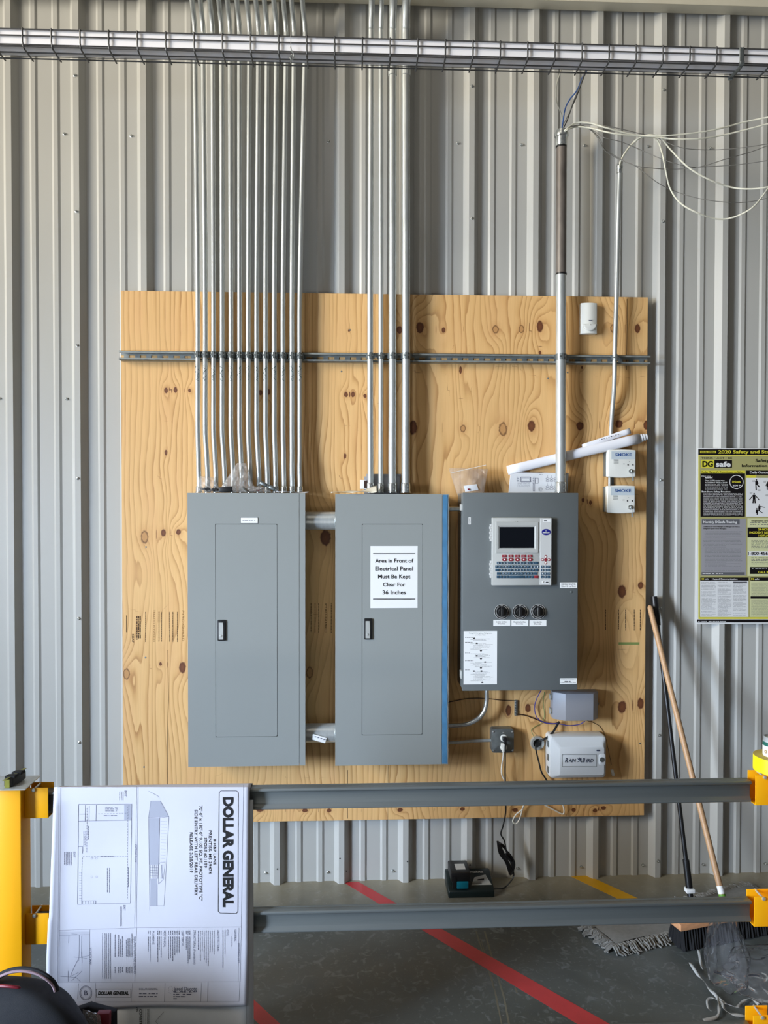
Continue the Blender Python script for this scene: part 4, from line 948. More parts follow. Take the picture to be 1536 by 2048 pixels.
# rolled plans
def roll(a, c, ya, yc, ra, rc, name, label, inner):
    A_, C_ = W(*a, ya), W(*c, yc); rt = thing(name, (A_+C_)/2, label, 'paper roll', 'rolled plans over the dark cabinet')
    ax = (C_-A_).normalized(); n = 28
    def fn(u, v):
        t = v; ang = 2*PI*u*1.04-.6; r = (ra+(rc-ra)*t)*(1+.03*u); s = Vector((0, 1, 0)).cross(ax).normalized()
        return A_.lerp(C_, t)+s*(r*math.cos(ang))+Vector((0, 1, 0))*(r*.62*math.sin(ang))
    b = B(); b.grid(fn, n, 10); b.build('outer_sheet', M['paper'], rt, smooth=True, solid=.0006)
    if inner:
        b = B()
        for k, (e, q) in enumerate(((.012, .82), (.024, .70), (.036, .58))):
            b.tube([A_+ax*.01*k, C_+ax*e], rc*q, 22, r2=rc*q*.62)
        b.build('inner_sheets', M['paper2'], rt, smooth=True)
        b = B()
        for k in range(3): b.tube([C_+ax*(.012*(k+1)), C_+ax*(.012*(k+1)+.0012)], rc*(.845-.12*k), 22, r2=rc*(.845-.12*k)*.62)
        b.build('paper_edges', M['greybox'], rt, smooth=True)
    return rt
rr_ = roll((1015.5, 941), (1279, 877), -.071, -.100, .0215, .0235, 'rolled_plan', 'long white rolled plan slanting above the dark cabinet behind the wide conduit', True)
rr2 = roll((1165, 893), (1260, 862), -.080, -.098, .010, .0135, 'rolled_plan', 'thin second roll of printed paper lying on top of the long slanted roll', False)
b = B(); W_ = lambda x, y: W(1000+x/4.266, 560+y/4.266, -.112)
for k in range(9): 
    a = W_(850+k*20, 1365-k*6.0); b.obox(a, (.0018+.001*(k % 3), 0, .0006), (0, .0004, 0), (0, 0, .0014+.001*(k % 2)))
b.build('print_marks', M['inkgrey'], rr2)

# ================================================================== CABLES AT THE UPPER RIGHT
g3 = lambda x, y, Y: W(1000+x/2.866, y/2.866, Y)
def wires(L_, r, m, name, labs, y0, y1, grp):
    for pts, lab in zip(L_, labs):
        n = len(pts); P = [g3(x, y, y0+(y1-y0)*min(1, i/(n-1))-(.02*math.sin(i*1.9))) for i, (x, y) in enumerate(pts)]
        cable(name, P, r, m, lab, 'cable', grp, 8)
Wc = [[(362,765),(375,745),(430,708),(500,703),(600,730),(700,757),(800,777),(950,778),(1200,750),(1400,700),(1560,668),(1750,640)],
      [(366,768),(380,747),(440,727),(520,735),(650,765),(800,780),(900,787),(1000,797),(1150,795),(1300,770),(1560,704),(1750,650)],
      [(686,960),(690,925),(720,870),(770,810),(820,782),(870,778),(905,810),(930,880),(950,980),(975,1080),(1030,1160),(1120,1215),(1240,1255),(1340,1245),(1440,1195),(1500,1130),(1560,1040),(1640,900)],
      [(686,962),(694,918),(740,845),(800,793),(860,773),(920,790),(980,860),(1080,960),(1200,1030),(1320,1072),(1430,1083),(1560,1066),(1750,1000)]]
wires(Wc, .0036, 'wwire', 'white_cable', ['topmost white cable running off to the right edge from the wide conduit', 'second white cable from the wide conduit, just under the topmost one', 'white cable from the slim conduit sagging into the lowest deep loop', 'white cable from the slim conduit swinging right in a shallower curve'], -.118, -.30, 'white cables at the upper right')
Gc = [[(362,765),(385,742),(420,722),(520,715),(640,728),(800,765),(900,790),(1000,835),(1100,855),(1250,858),(1400,845),(1560,820),(1700,790)],
      [(362,768),(400,727),(480,722),(560,765),(600,790),(700,815),(820,865),(950,920),(1080,955),(1200,955),(1380,942),(1560,915),(1700,880)],
      [(362,768),(410,728),(470,722),(540,760),(580,810),(600,855),(680,905),(760,945),(850,962),(1000,970),(1150,955),(1300,910),(1440,870),(1560,825),(1700,780)],
      [(362,768),(420,728),(490,732),(530,755),(565,800),(610,870),(700,920),(780,955),(900,1045),(1000,1095),(1130,1135),(1280,1158),(1420,1158),(1560,1128),(1700,1080)]]
wires(Gc, .0017, 'gwire', 'thin_grey_cable', ['uppermost thin grey cable leaving the wide conduit to the right', 'thin grey cable with a moderate sag, second from the top at right', 'thin grey cable kinking down near the slim conduit then rising right', 'lowest thin grey cable in the long sag at upper right'], -.118, -.26, 'thin grey cables at the upper right')
def riser(pts, r, m, name, lab):
    n = len(pts); P = [g3(x, y, -.118-(.64*max(0, (i-1)/(n-2))**1.6)) for i, (x, y) in enumerate(pts)]; cable(name, P, r, m, lab, 'cable', 'cables rising from the wide conduit into the basket tray')
riser([(352,775),(355,745),(362,690),(375,620),(400,570),(440,520),(470,450),(500,400),(512,360)], .0030, 'bwire', 'blue_cable', 'blue cable rising from the wide conduit into the tray')
riser([(358,775),(360,745),(385,690),(410,620),(440,550),(470,470),(498,400),(508,360)], .0024, 'black', 'dark_cable', 'dark cable rising beside the blue one into the tray')
riser([(352,775),(352,740),(375,690),(400,640),(425,570),(455,500),(490,405),(500,360)], .0022, 'gwire', 'grey_cable', 'grey cable rising beside the blue one into the tray')
riser([(358,775),(358,700),(352,655),(330,600),(322,555),(326,480),(350,400),(356,360)], .0022, 'wwire', 'thin_white_cable', 'lone thin white cable rising left of the blue one into the tray')

# ================================================================== WIRE BASKET TRAY
YTF, YTB = -.80, -.715
zT = W(700, 76, YTF).z; zB = W(700, 108, YTF).z; 
tray = thing('basket_tray', (0, (YTF+YTB)/2, zB), 'long galvanized wire basket tray with white lining spanning the top of the view', 'cable tray')
XL, XR = -2.0, 2.6
rw = .0026
b = B()
for y, z in ((YTF, zT), (YTF, zT-.023), (YTF, zB+.004), (YTF+.006, zB), (YTF+.045, zB), (YTB, zB), (YTB, zT)): b.tube([(XL, y, z), (XR, y, z)], rw if (y, z) != (YTF, zB+.004) else .0016, 8)
b.build('long_wires', M['wire'], tray, smooth=True)
xa = W(45.5, 90, YTF).x; sp = (W(1500, 90, YTF).x-W(45.5, 90, YTF).x)
sp = (W(1477-44, 90, YTF).x-xa)/25.0
first = W(583.5, 90, YTF).x
k = -4
while xa+k*sp < XR:
    x = xa+k*sp
    B().tube([(x, YTF-.003, zT+.003), (x, YTF-.003, zB+.012), (x, YTF+.004, zB-.001), (x, YTF+.014, zB-.005), (x, YTB, zB-.005), (x, YTB+.008, zB-.004)], rw*1.15, 8).build('cross_wire', M['wire'], tray, smooth=True)
    k += 1
b = B(); yf = YTF+.006; zl = zB+.009
sec = [(yf, zT+.006), (yf+.0015, zT+.006), (yf+.0015, zl+.004), (YTB-.006, zl+.002), (YTB-.006, zT-.01), (YTB-.0045, zT-.01), (YTB-.0045, zl), (yf, zl)]
b.prismx(sec, XL, XR); b.build('white_lining', M['liner'], tray)
b = B()
for y, z, a in ((YTF+.010, zl-.003, .004), (YTB-.008, zl-.0035, .003)):
    b.tube(smoothpath([(x, y+a*math.sin(x*5+y*60), z) for x in [XL+i*.23 for i in range(21)]], 4), .0013, 6)
b.build('loose_wires', M['wire'], tray, smooth=True)
# hanger wire with hook
x = W(581.5, 100, YTF-.01).x; b = B(); b.tube([(x, YTF-.012, 5.0), (x, YTF-.012, zB+.012)], .0008, 6)
b.tube(smoothpath([(x, YTF-.012, zB+.013), (x+.003, YTF-.014, zB), (x+.010, YTF-.012, zB-.012), (x+.009, YTF-.010, zB-.026), (x+.002, YTF-.012, zB-.034), (x-.002, YTF-.014, zB-.026), (x+.004, YTF-.012, zB-.016), (x-.001, YTF-.012, zB-.045)]), .0019, 8)
b.build('hanger_wire', M['zinc'], tray, smooth=True)
# splice clamp
x = W(1482, 100, YTF).x; b = B(); b.box(x-.008, x+.008, YTF-.007, YTF-.003, zB+.004, zT+.002); b.obox((x, YTF-.006, zB), (.008, 0, 0), (0, .008, 0), (0, 0, .006)); b.obox((x+.002, YTB, zB-.006), (.008, 0, 0), (0, .006, 0), (0, 0, .006)); b.box(x-.006, x+.006, YTF, YTB, zB-.008, zB-.005)
b.build('splice_clamp', M['galv_dark'], tray, bevel=.001, seg=1)

# ================================================================== POSTER
YPO = -.036
PS = Sheet(1280, 880, 5.12, YPO)
po = thing('safety_poster', W(1480, 1247, YPO), 'yellow and black safety information poster taped to the metal wall at right', 'poster')
x0, x1, z0, z1 = R4(1280+584/5.12, 896.5, 1640, 1247.5, YPO)
B().box(x0, x1, YPO, YPO+.0012, z0, z1).build('sheet', M['poster_w'], po)
XE = 1810
def pl(m, items, nm):
    b = B()
    for it in items:
        if len(it) == 5: PS.quad(b, *it)
        else: PS.text(b, it[0], *it[1:5], it[5], lay=it[6])
    b.build(nm, M[m], po, fix=False)
Q = .0003
pl('poster_k', [(597, 93, XE, 153, Q), (583, 1838, XE, 1868, Q), (762, 205, 942, 284, 3*Q), (620, 343, 1074, 785, 3*Q), (1087, 312, XE, 358, 3*Q), (1102, 896, XE, 998, 3*Q), (1126, 1300, XE, 1372, 3*Q), (618, 1408, 1112, 1440, 3*Q), (1132, 1408, XE, 1440, 3*Q), (1132, 1600, XE, 1624, 3.6*Q),
               ('THINK • ACT • BE', 628, 177, 942, 193, .012, 4*Q), ('Safety', 1182, 196, 1325, 225, .025, 4*Q), ('Information', 1043, 250, 1302, 276, .025, 4*Q), ('DG', 638, 218, 748, 272, .05, 4*Q), ('DOLLAR GENERAL', 622, 115, 772, 130, .03, 4*Q),
               ("Dollar General's Commitment to Safety", 632, 319, 1060, 335, .02, 4*Q), ('1-800-456', 1106, 1149, 1310, 1178, .03, 4*Q), ('Guidelines for Store Manager (or Manager on Duty as', 648, 883, 1020, 893, .015, 4*Q), ('delegated by the Store Manager):', 648, 903, 885, 913, .015, 4*Q), ('Employees are', 1142, 822, 1310, 834, .02, 4*Q)], 'black_print')
pl('poster_y', [(598, 155, XE, 1834, Q*.5), (615, 110, 778, 134, 3*Q), (628, 205, 758, 284, 3*Q), (624, 313, 1076, 342, 3*Q), (1088, 362, 1190, 388, 3*Q),
               ('2020 Safety and Stock', 800, 105, 1400, 137, .03, 3*Q), ('24-HOUR', 1208, 905, 1345, 925, .03, 5*Q), ('INCIDENT REPORTING', 1120, 937, 1440, 957, .03, 5*Q), ('HOTLINE', 1213, 970, 1340, 988, .03, 5*Q), ('CALL B', 1208, 1343, 1315, 1363, .03, 5*Q)], 'yellow_print')
pl('poster_o', [(610, 165, XE, 1815, Q), ], 'olive_panel')
pl('poster_c', [(1100, 800, XE, 1392, 2*Q), (1126, 1440, XE, 1812, 2*Q)], 'cream_panel')
pl('poster_g', [(628, 808, 1086, 1388, 2*Q)], 'grey_panel')
pl('poster_g2', [(634, 812, 1020, 866, 3*Q), (630, 1354, 1072, 1382, 3*Q)], 'dark_grey_bars')
pl('poster_w', [(1088, 388, XE, 785, 2*Q), (1104, 1140, XE, 1190, 3*Q), (616, 1440, 1110, 1812, 2*Q),
               ('safe', 776, 222, 930, 272, .04, 5*Q), ('Monthly DGsafe Training', 648, 828, 994, 850, .03, 5*Q), ('Daily Ounce', 1126, 320, 1310, 343, .02, 5*Q), ('Best Store Safety Practices', 632, 521, 926, 537, .03, 5*Q), ('Did you', 632, 363, 720, 376, .01, 5*Q), ('know?', 668, 375, 745, 392, .04, 5*Q),
               ('Over 13,500 stores were', 666, 408, 866, 420, .015, 5*Q), ('ACCIDENT FREE in 2019!', 666, 429, 892, 443, .02, 5*Q), ('Hazard Communication', 738, 1415, 998, 1431, .02, 5*Q), ('safe', 662, 1415, 702, 1429, .02, 5*Q), ('safe:', 1176, 1415, 1222, 1431, .02, 5*Q), ('2015'.replace('5', '9'), 948, 458, 1030, 473, .02, 5*Q)], 'white_print')
b = B(); PS.loop(b, 988, 430, 72, 72, 7, 5*Q, 40)
for k, y in enumerate(list(range(455, 505, 12))): PS.dashes(b, 666, 900, y, 3.5, 5*Q)
for y in range(549, 778, 11): PS.dashes(b, 650, 1052, y, 3.6, 5*Q)
PS.dashes(b, 1146, 1310, 1312, 6, 5*Q); PS.dashes(b, 640, 860, 1368, 6, 5*Q); PS.dashes(b, 595, 880, 1858, 5, 3*Q); b.build('white_small_print', M['poster_w'], po, fix=False)
b = B(); PS.text(b, 'DG', 632, 1415, 656, 1430, .04, lay=5*Q); PS.text(b, 'DG', 1138, 1415, 1168, 1431, .04, lay=5*Q); PS.text(b, 'DGsafe', 944, 418, 1030, 436, .03, lay=5*Q); b.build('yellow_small_print', M['poster_y'], po, fix=False)
b = B()
for y in list(range(938, 1000, 15))+list(range(1014, 1340, 14)): PS.dashes(b, 664 if y < 1010 or y > 1090 else 646, random.choice((880, 1030, 1046)), y, 2.6, 4*Q)
for y in range(1455, 1800, 8):
    for a, c in ((628, 776), (796, 936), (954, 1090)):
        if random.random() < .88: PS.dashes(b, a, c-random.choice((0, 0, 10, 40)), y, 2.2, 4*Q)
for y in list(range(1030, 1120, 14))+list(range(1204, 1270, 16)): PS.dashes(b, 1140, 1310, y, 5, 4*Q)
for y in list(range(1462, 1590, 9))+list(range(1640, 1800, 9)): PS.dashes(b, 1140, 1310, y, 2.2, 4*Q)
for y in (846, 866): PS.dashes(b, 1130, 1310, y, 6, 4*Q)
PS.quad(b, 954, 1450, 1096, 1466, 4*Q); b.build('small_print', M['poster_g2'], po, fix=False)
b = B()     # exercise figures
def fig(cx, cy, s, arms, legs):
    PS.oval(b, cx, cy-30*s, 6*s, 7*s, 4*Q, 10)
    PS.quad(b, cx-10*s, cy-22*s, cx+10*s, cy+12*s, 4*Q)
    for x, y in arms: PS.line(b, cx+(8 if x > 0 else -8)*s, cy-18*s, cx+x*s, cy+y*s, 6*s, 4*Q)
    for x, y in legs: PS.line(b, cx+(5 if x > 0 else -5)*s, cy+10*s, cx+x*s, cy+y*s, 9*s, 4*Q)
fig(1192, 445, 1.2, [(14, 4)], [(-2, 58), (26, 30)]); fig(1168, 590, 1.3, [(-38, 18), (40, 18)], [(-9, 44), (9, 44)]); fig(1222, 700, 1.1, [(50, -8)], [(0, 22)]); fig(1196, 738, 1.1, [(60, 10)], [(2, 25)]); fig(1308, 465, 1.1, [(-18, 6)], [(-4, 40)])
for x, y in ((1165, 415), (1222, 508), (1138, 540), (1280, 420), (1300, 560)): 
    for k in range(3): PS.dashes(b, x-14, x+14, y+k*6, 2, 4*Q)
b.build('figures', M['poster_k'], po, fix=False)

# ================================================================== POLES, MOP, BROOM
def lean(px0_, py0, Y0, foot): return W(px0_, py0, Y0), foot
top = W(1308, 1193, -.055); base = FL(1383, 1812, .03)
mp_ = thing('dust_mop', base, 'wide grey dust mop with a long black metal handle leaning right of the plywood', 'dust mop')
d_ = base-top
B().tube([top+d_*.0, top+d_*.02], .0135, 16).build('hand_grip_cap', M['black'], mp_, smooth=True)
b = B(); b.tube([top+d_*.0, top+d_*.01, top+d_*.07, top+d_*.10], [.014, .0155, .0165, .0145], 16); b.build('grip', M['black'], mp_, smooth=True)
B().tube([top+d_*.08, top+d_*.90], .0098, 16).build('handle', M['black'], mp_, smooth=True)
b = B(); b.tube([top+d_*.86, top+d_*.945], .0145, 14); b.build('lower_sleeve', M['black'], mp_, smooth=True)
B().obox(top+d_*.952, (.019, 0, 0), (0, .016, 0), (0, 0, .009)).build('white_clip', M['white'], mp_, bevel=.003)
P1, P2, P3 = FL(1166, 1853), FL(1228, 1906), FL(1345, 1876)
dl_ = (P3-P2).normalized(); ln = .93; ws = (P1-P2)
ws = ws-dl_*ws.dot(dl_); wid = ws.length; ws = ws.normalized()
Hc = lambda u, v, z: P2+dl_*(ln*u)+ws*(wid*v)+Vector((0, 0, z))
cH = Hc(.42, .5, .045)
b = B(); b.tube([top+d_*.95, base], .013, 12); b.tube([base+Vector((0, 0, .0)), Hc(.45, .5, .05)], .013, 12); b.obox(Hc(.45, .5, .05), dl_*.04, ws*.02, (0, 0, .012)); b.build('swivel_joint', M['black'], mp_, bevel=.002)
def mt(u, v):
    e = (math.sin(PI*min(max(u, 0), 1))*math.sin(PI*v))**.35 if 0 < u < 1 and 0 < v < 1 else 0
    return Hc(.025+.95*u, .10+.80*v, .022+.012*e+.002*math.sin(17*u+5*v))
b = B(); b.grid(mt, 30, 8); b.grid(lambda u, v: Hc(.025+.95*u, .10+.80*v, .012), 30, 8); b.build('mop_cloth', M['mop'], mp_, smooth=True, fix=False)
b = B(); random.seed(9)
def yarn(p, out, L_):
    q = [p+Vector((0, 0, .018)), p+out*(L_*.35)+Vector((random.uniform(-.006, .006), random.uniform(-.006, .006), .020)), p+out*(L_*.75)+Vector((random.uniform(-.01, .01), random.uniform(-.01, .01), .010)), p+out*L_+Vector((random.uniform(-.012, .012), random.uniform(-.012, .012), .004))]
    b.tube(q, random.uniform(.0030, .0045), 5)
for i in range(230):
    u = random.random(); yarn(Hc(u, .10, 0), -ws*1, random.uniform(.035, .062)); yarn(Hc(u, .90, 0), ws*1, random.uniform(.035, .06))
for i in range(50):
    v = random.uniform(.05, .95); yarn(Hc(.025, v, 0), -dl_*1, random.uniform(.035, .06)); yarn(Hc(.975, v, 0), dl_*1, random.uniform(.035, .06))
o = b.build('yarn_fringe', M['mopf'], mp_, smooth=True, fix=False); o['kind'] = 'stuff'
# push broom
top = W(1299, 1211, -.085); 
Q1, Q2 = FL(1364, 1903), FL(1560, 1862); dq = (Q2-Q1).normalized(); nq = Vector((-dq.y, dq.x, 0))
base = Q1+dq*.30+nq*.05+Vector((0, 0, .155))
base = W(1443.5, 1788, FL(1444, 1830, .12).y)
br = thing('push_broom', Q1+dq*.3, 'push broom with bare wooden handle and dark bristles beside the clear plastic bag', 'push broom')
d_ = base-top
b = B(); b.tube([top, top+d_*.006, top+d_*.02, top+d_], [.006, .0115, .0125, .0125], 16); b.build('handle', M['wood'], br, smooth=True)
B().tube([top+d_*.975, top+d_*.999], .0132, 16).build('white_label', M['white'], br, smooth=True)
hb = base+(d_.normalized())*.04
B().tube([base-d_*.0, hb], .0140, 16).build('green_ferrule', M['green'], br, smooth=True)
BW, BLn = .075, .62
bz = .085
b = B(); U = lambda u, v, z: Q1+dq*(BLn*u)+nq*(BW*v)+Vector((0, 0, z))
bp0, bp1 = U(-.02, -.1, bz), U(1.02, -.1, bz)
vs = [U(-.02, -.10, bz), U(1.02, -.10, bz), U(1.02, 1.1, bz), U(-.02, 1.1, bz)]; vs += [v+Vector((0, 0, .028)) for v in vs]
b.add(vs, [(0, 3, 2, 1), (4, 5, 6, 7), (0, 1, 5, 4), (1, 2, 6, 5), (2, 3, 7, 6), (3, 0, 4, 7)]); b.build('block', M['block'], br, bevel=.004)
b = B(); random.seed(12)
for i in range(46):
    for j in range(7):
        p = U((i+.5)/46, (j+.5)/7, bz+.002); q = p+Vector((0, 0, -bz+.002))+dq*random.uniform(-.006, .006)-nq*(.012*(3-j)/3)+nq*random.uniform(-.004, .004)
        b.tube([p, q], [.0045, .0082], 5)
o = b.build('bristles', M['blackm'], br, fix=False); o['kind'] = 'stuff'
bs = U(.33, .5, bz+.028); b = B(); b.tube([hb-d_.normalized()*.03, hb], .0142, 12); b.tube([hb, bs+Vector((0, 0, .002))], .013, 12); b.build('socket', M['green'], br, smooth=True)

# ================================================================== BATTERY CHARGER
yf = -.185
x0, x1, z0, z1 = R4(897, 1758, 989, 1803, yf)
ch = thing('battery_charger', ((x0+x1)/2, yf+.07, 0), 'black tool battery charger on the floor below the outlet box cord', 'battery charger')
z1 = .062
b = B(); pr = [(yf, 0), (yf, .030), (yf+.02, .042), (yf+.12, .068), (yf+.145, .068), (yf+.145, 0)]
b.prismx(pr, x0, x1); b.build('charger_body', M['darkgreen'], ch, bevel=.006, seg=3)
bx0, bx1 = W(903, 1760, yf+.02).x, W(938, 1760, yf+.02).x
CT = Sheet(480, 1540, 2.648, 0)
def ctop(x, t, lay=0): # point on the sloping lid: t 0 front .. 1 back
    return Vector((x, yf+.022+.096*t, .0432+.0250*t+lay))
xa_, xc_ = bx1+.012, x1-.012
b = B(); b.add([ctop(xa_, .05, .0012), ctop(xc_+.004, .05, .0012), ctop(xc_-.014, .72, .0012), ctop(xa_+.022, .55, .0012)], [(0, 1, 2, 3)]); b.build('charger_label', M['silver'], ch)
b = B(); text_on(b, 'makita', lambda u, v: ctop(xa_+.006+.062*u, .84+.14*v, .0014), .02); b.build('lettering', M['whitep'], ch, fix=False)
b = B(); b.add([ctop(xa_+.03, .34, .0018), ctop(xa_+.064, .34, .0018), ctop(xa_+.066, .46, .0018), ctop(xa_+.036, .42, .0018)], [(0, 1, 2, 3)])
for k in range(4): b.add([ctop(xa_+.004, .10+.05*k, .0018), ctop(xa_+.05, .10+.05*k, .0018), ctop(xa_+.05, .12+.05*k, .0018), ctop(xa_+.004, .12+.05*k, .0018)], [(0, 1, 2, 3)])
b.build('label_print', M['ink'], ch, fix=False)
zt_ = W(920, 1733, yf+.06).z
bt = thing('tool_battery', ((bx0+bx1)/2, yf+.05, .045), 'black tool battery standing upright in the charger', 'tool battery')
b = B(); b.box(bx0-.002, bx1+.002, yf+.004, yf+.12, .071, zt_-.035); b.build('battery_case', M['black'], bt, bevel=.005)
b = B(); b.box(bx0-.005, bx1+.005, yf+.000, yf+.125, zt_-.045, zt_); b.build('battery_top', M['black'], bt, bevel=.006)
b = B(); b.box(bx0+.022, bx1-.014, yf+.03, yf+.085, zt_, zt_+.0006); b.build('battery_label', M['silver2'], bt)
B().box(bx0+.022, bx1-.006, yf-.006, yf+.004, .046, .078).build('release_button', M['teal'], bt, bevel=.003)
B().box(bx0+.002, bx0+.020, yf-.003, yf+.004, .046, .098).build('side_grip', M['black'], bt, bevel=.002)

# ================================================================== FLOOR TAPE
def strip(pts, m, label, grp='tape lines on the floor'):
    P = [FL(x, y) for x, y in pts]; z = .0006; b = B(); n = len(P)
    b.add([(p.x, p.y, z) for p in P]+[(p.x, p.y, .0001) for p in P], [tuple(range(n)), tuple(range(n, 2*n))[::-1]]+[(i, (i+1) % n, (i+1) % n+n, i+n) for i in range(n)])
    return tag(b.build('floor_tape', M[m]), label, 'floor tape', grp)
a_, c_ = FL(686, 1764), FL(717, 1764); e_, g_ = FL(1155, 2048), FL(1219, 2048)
k = 1.35
def ext(p, q, k): r = p+(q-p)*k; return r
def strip3(P, m, label):
    b = B(); n = len(P); b.add([(p.x, p.y, .0006) for p in P]+[(p.x, p.y, .0001) for p in P], [tuple(range(n)), tuple(range(n, 2*n))[::-1]]+[(i, (i+1) % n, (i+1) % n+n, i+n) for i in range(n)])
    return tag(b.build('floor_tape', M[m]), label, 'floor tape', 'tape lines on the floor')
strip3([a_, ext(a_, e_, k), ext(c_, g_, k), c_], 'red_tape', 'long red tape line crossing the floor from the wall to the lower right')
h1, h2 = FL(690, 1764), FL(497, 1988)
s1 = (e_-a_); o1_ = FL(512, 2003); 
wv = (c_-a_); wv = wv-s1.normalized()*wv.dot(s1.normalized())
q1 = FL(506, 1998); dirn = s1.normalized()
strip3([q1-dirn*.40-wv*1.0, q1+dirn*.9-wv*1.0, q1+dirn*.9, q1-dirn*.40], 'red_tape', 'second red tape line at the lower edge right of the plans')
y1, y2, y3, y4 = FL(1132, 1748.5), FL(1170, 1748.5), FL(1274, 1796), FL(1232, 1796)
strip3([y1, ext(y1, y4, 3.2), ext(y2, y3, 3.2), y2] if False else [y1, ext(y1, y4, 1.35), ext(y2, y3, 1.35), y2], 'yel_tape', 'yellow tape line on the floor near the mop handles')

# ================================================================== GUARD RAIL
YF_, YB_ = -1.25, -1.205
def rail(pt, pb, x0px, x1px, label):
    zt = W(1060, pt, YB_).z; zb = W(1060, pb, YF_).z; x0 = W(x0px, pt, YF_).x; x1 = W(x1px, pt, YF_).x
    yf, yb = YF_+.006, YB_-.004; H_ = zt-zb
    o = thing('guard_rail_beam', ((x0+x1)/2, (yf+yb)/2, zb), label, 'rail beam', 'galvanized rail beams between the yellow posts')
    sec = [(yb, zb), (yb, zt), (yb-.008, zt), (yb-.010, zt-.0015), (yb-.013, zt), (yf+.003, zt), (yf, zt-.002), (yf, zt-.009), (yf+.004, zt-.0115), (yf+.012, zt-.015), (yf+.013, zt-H_*.5),
           (yf+.012, zb+.016), (yf+.006, zb+.009), (yf+.003, zb+.005), (yf+.003, zb+.001), (yf+.005, zb)]
    B().prismx([(y, z) for y, z in sec], x0, x1).build('beam', M['beam'], o, bevel=.0012, seg=2)
    return o, zt, zb
ra, z1t, z1b = rail(1560.5, 1613.5, 62, 1506, 'upper galvanized rail beam behind the hanging plans')
rb_, z2t, z2b = rail(1799.5, 1857.5, 62, 1506, 'middle galvanized rail beam at floor line height')
zz3 = W(1500, 2038, YB_).z
b = B()
rc_, z3t, z3b = (lambda t, h: (None, t, t-h))(zz3, z1t-z1b)
def rail3():
    x0, x1 = W(62, 2040, YF_).x, W(1506, 2040, YF_).x; yf, yb = YF_+.006, YB_-.004; zt, zb = z3t, z3b; H_ = zt-zb
    o = thing('guard_rail_beam', ((x0+x1)/2, (yf+yb)/2, zb), 'lowest galvanized rail beam, just its top showing at the bottom right corner', 'rail beam', 'galvanized rail beams between the yellow posts')
    sec = [(yb, zb), (yb, zt), (yf+.003, zt), (yf, zt-.002), (yf, zt-.009), (yf+.012, zt-.015), (yf+.012, zb+.016), (yf, zb+.008), (yf, zb)]
    B().prismx(sec, x0, x1).build('beam', M['beam'], o, bevel=.0012, seg=2)
rail3()
def bracket(par, ax, s, zt, zb, x_in_f, x_in_b, xpost):
    """U-shaped yellow bracket: s = +1 opens to the right of a left post"""
    b = B(); t = .003
    b.box(xpost, x_in_f, YF_-t, YF_, zb, zt)
    b.box(xpost, x_in_b, YB_, YB_+t, zb, zt); b.box(xpost, x_in_f, YF_-t+.001, YB_+t-.001, zb, zb+t)
    b.build('bracket', M['yellow'], par, bevel=.0015, seg=2)
    xb_ = W(68, 1578, YF_).x if s > 0 else x_in_f+.030
    b = B(); b.tube([(xb_, YF_-t-.001, zt-.006), (xb_+.001, YB_+.008, zt-.004)], .0032, 10); b.lathe((xb_, YF_-t, zt-.006), (0, -1, 0), [(.0062, 0), (.0062, .004), (.004, .005)], 6)
    b.build('bolt', M['galv'], par, smooth=True)
def post(x0, x1, ztop, label, yoff, plate):
    yf, yb = -1.281, -1.209
    o = thing('guard_rail_post', ((x0+x1)/2, (yf+yb)/2, 0), label, 'guard rail post', 'yellow guard rail posts')
    B().box(x0, x1, yf, yb, .012, ztop).build('post', M['yellow'], o, bevel=.003)
    B().box(x0-.05, x1+.05, yf-.05, yb+.05, 0, .012).build('base_plate', M['yellow'], o, bevel=.002)
    if plate: B().box(plate[0], plate[1], plate[2], plate[3], ztop, ztop+.004).build('top_plate', M['galv'], o, bevel=.001)
    return o
xr = W(42, 1700, -1.281).x; ztL = W(30, 1578, -1.31).z
xR0 = W(1510, 1580, YF_).x; 
PL = post(xr-.10, xr, ztL-.004, 'left yellow guard rail post with a grey cap plate beside the hanging plans', 0, (xr-.13, W(80, 1552, -1.20).x, -1.312, -1.198))
PR = post(xR0+.074, xR0+.174, ztL-.004, 'right yellow guard rail post at the right edge', 0, None)
for (a, c) in ((1575, 1636), (1826, 1888)):
    bracket(PL, 0, 1, W(75, a, YF_).z, W(75, c, YF_).z, W(97, 1600, YF_).x, W(108, 1600, YB_).x, xr)
zq = W(75, 1826, YF_).z-W(75, 1575, YF_).z
bracket(PL, 0, 1, W(75, 1826, YF_).z+zq, W(75, 1888, YF_).z+zq, W(97, 1600, YF_).x, W(108, 1600, YB_).x, xr)
for (a, c) in ((1550, 1610), (1792.5, 1852.6), (2030, 2090)):
    bracket(PR, 0, -1, W(1525, a, YF_).z, W(1525, c, YF_).z, xR0, W(1495, 1600, YB_).x, xR0+.074)
# right post cap plate carries the tape roll
zR = W(1525, 1550, YF_).z
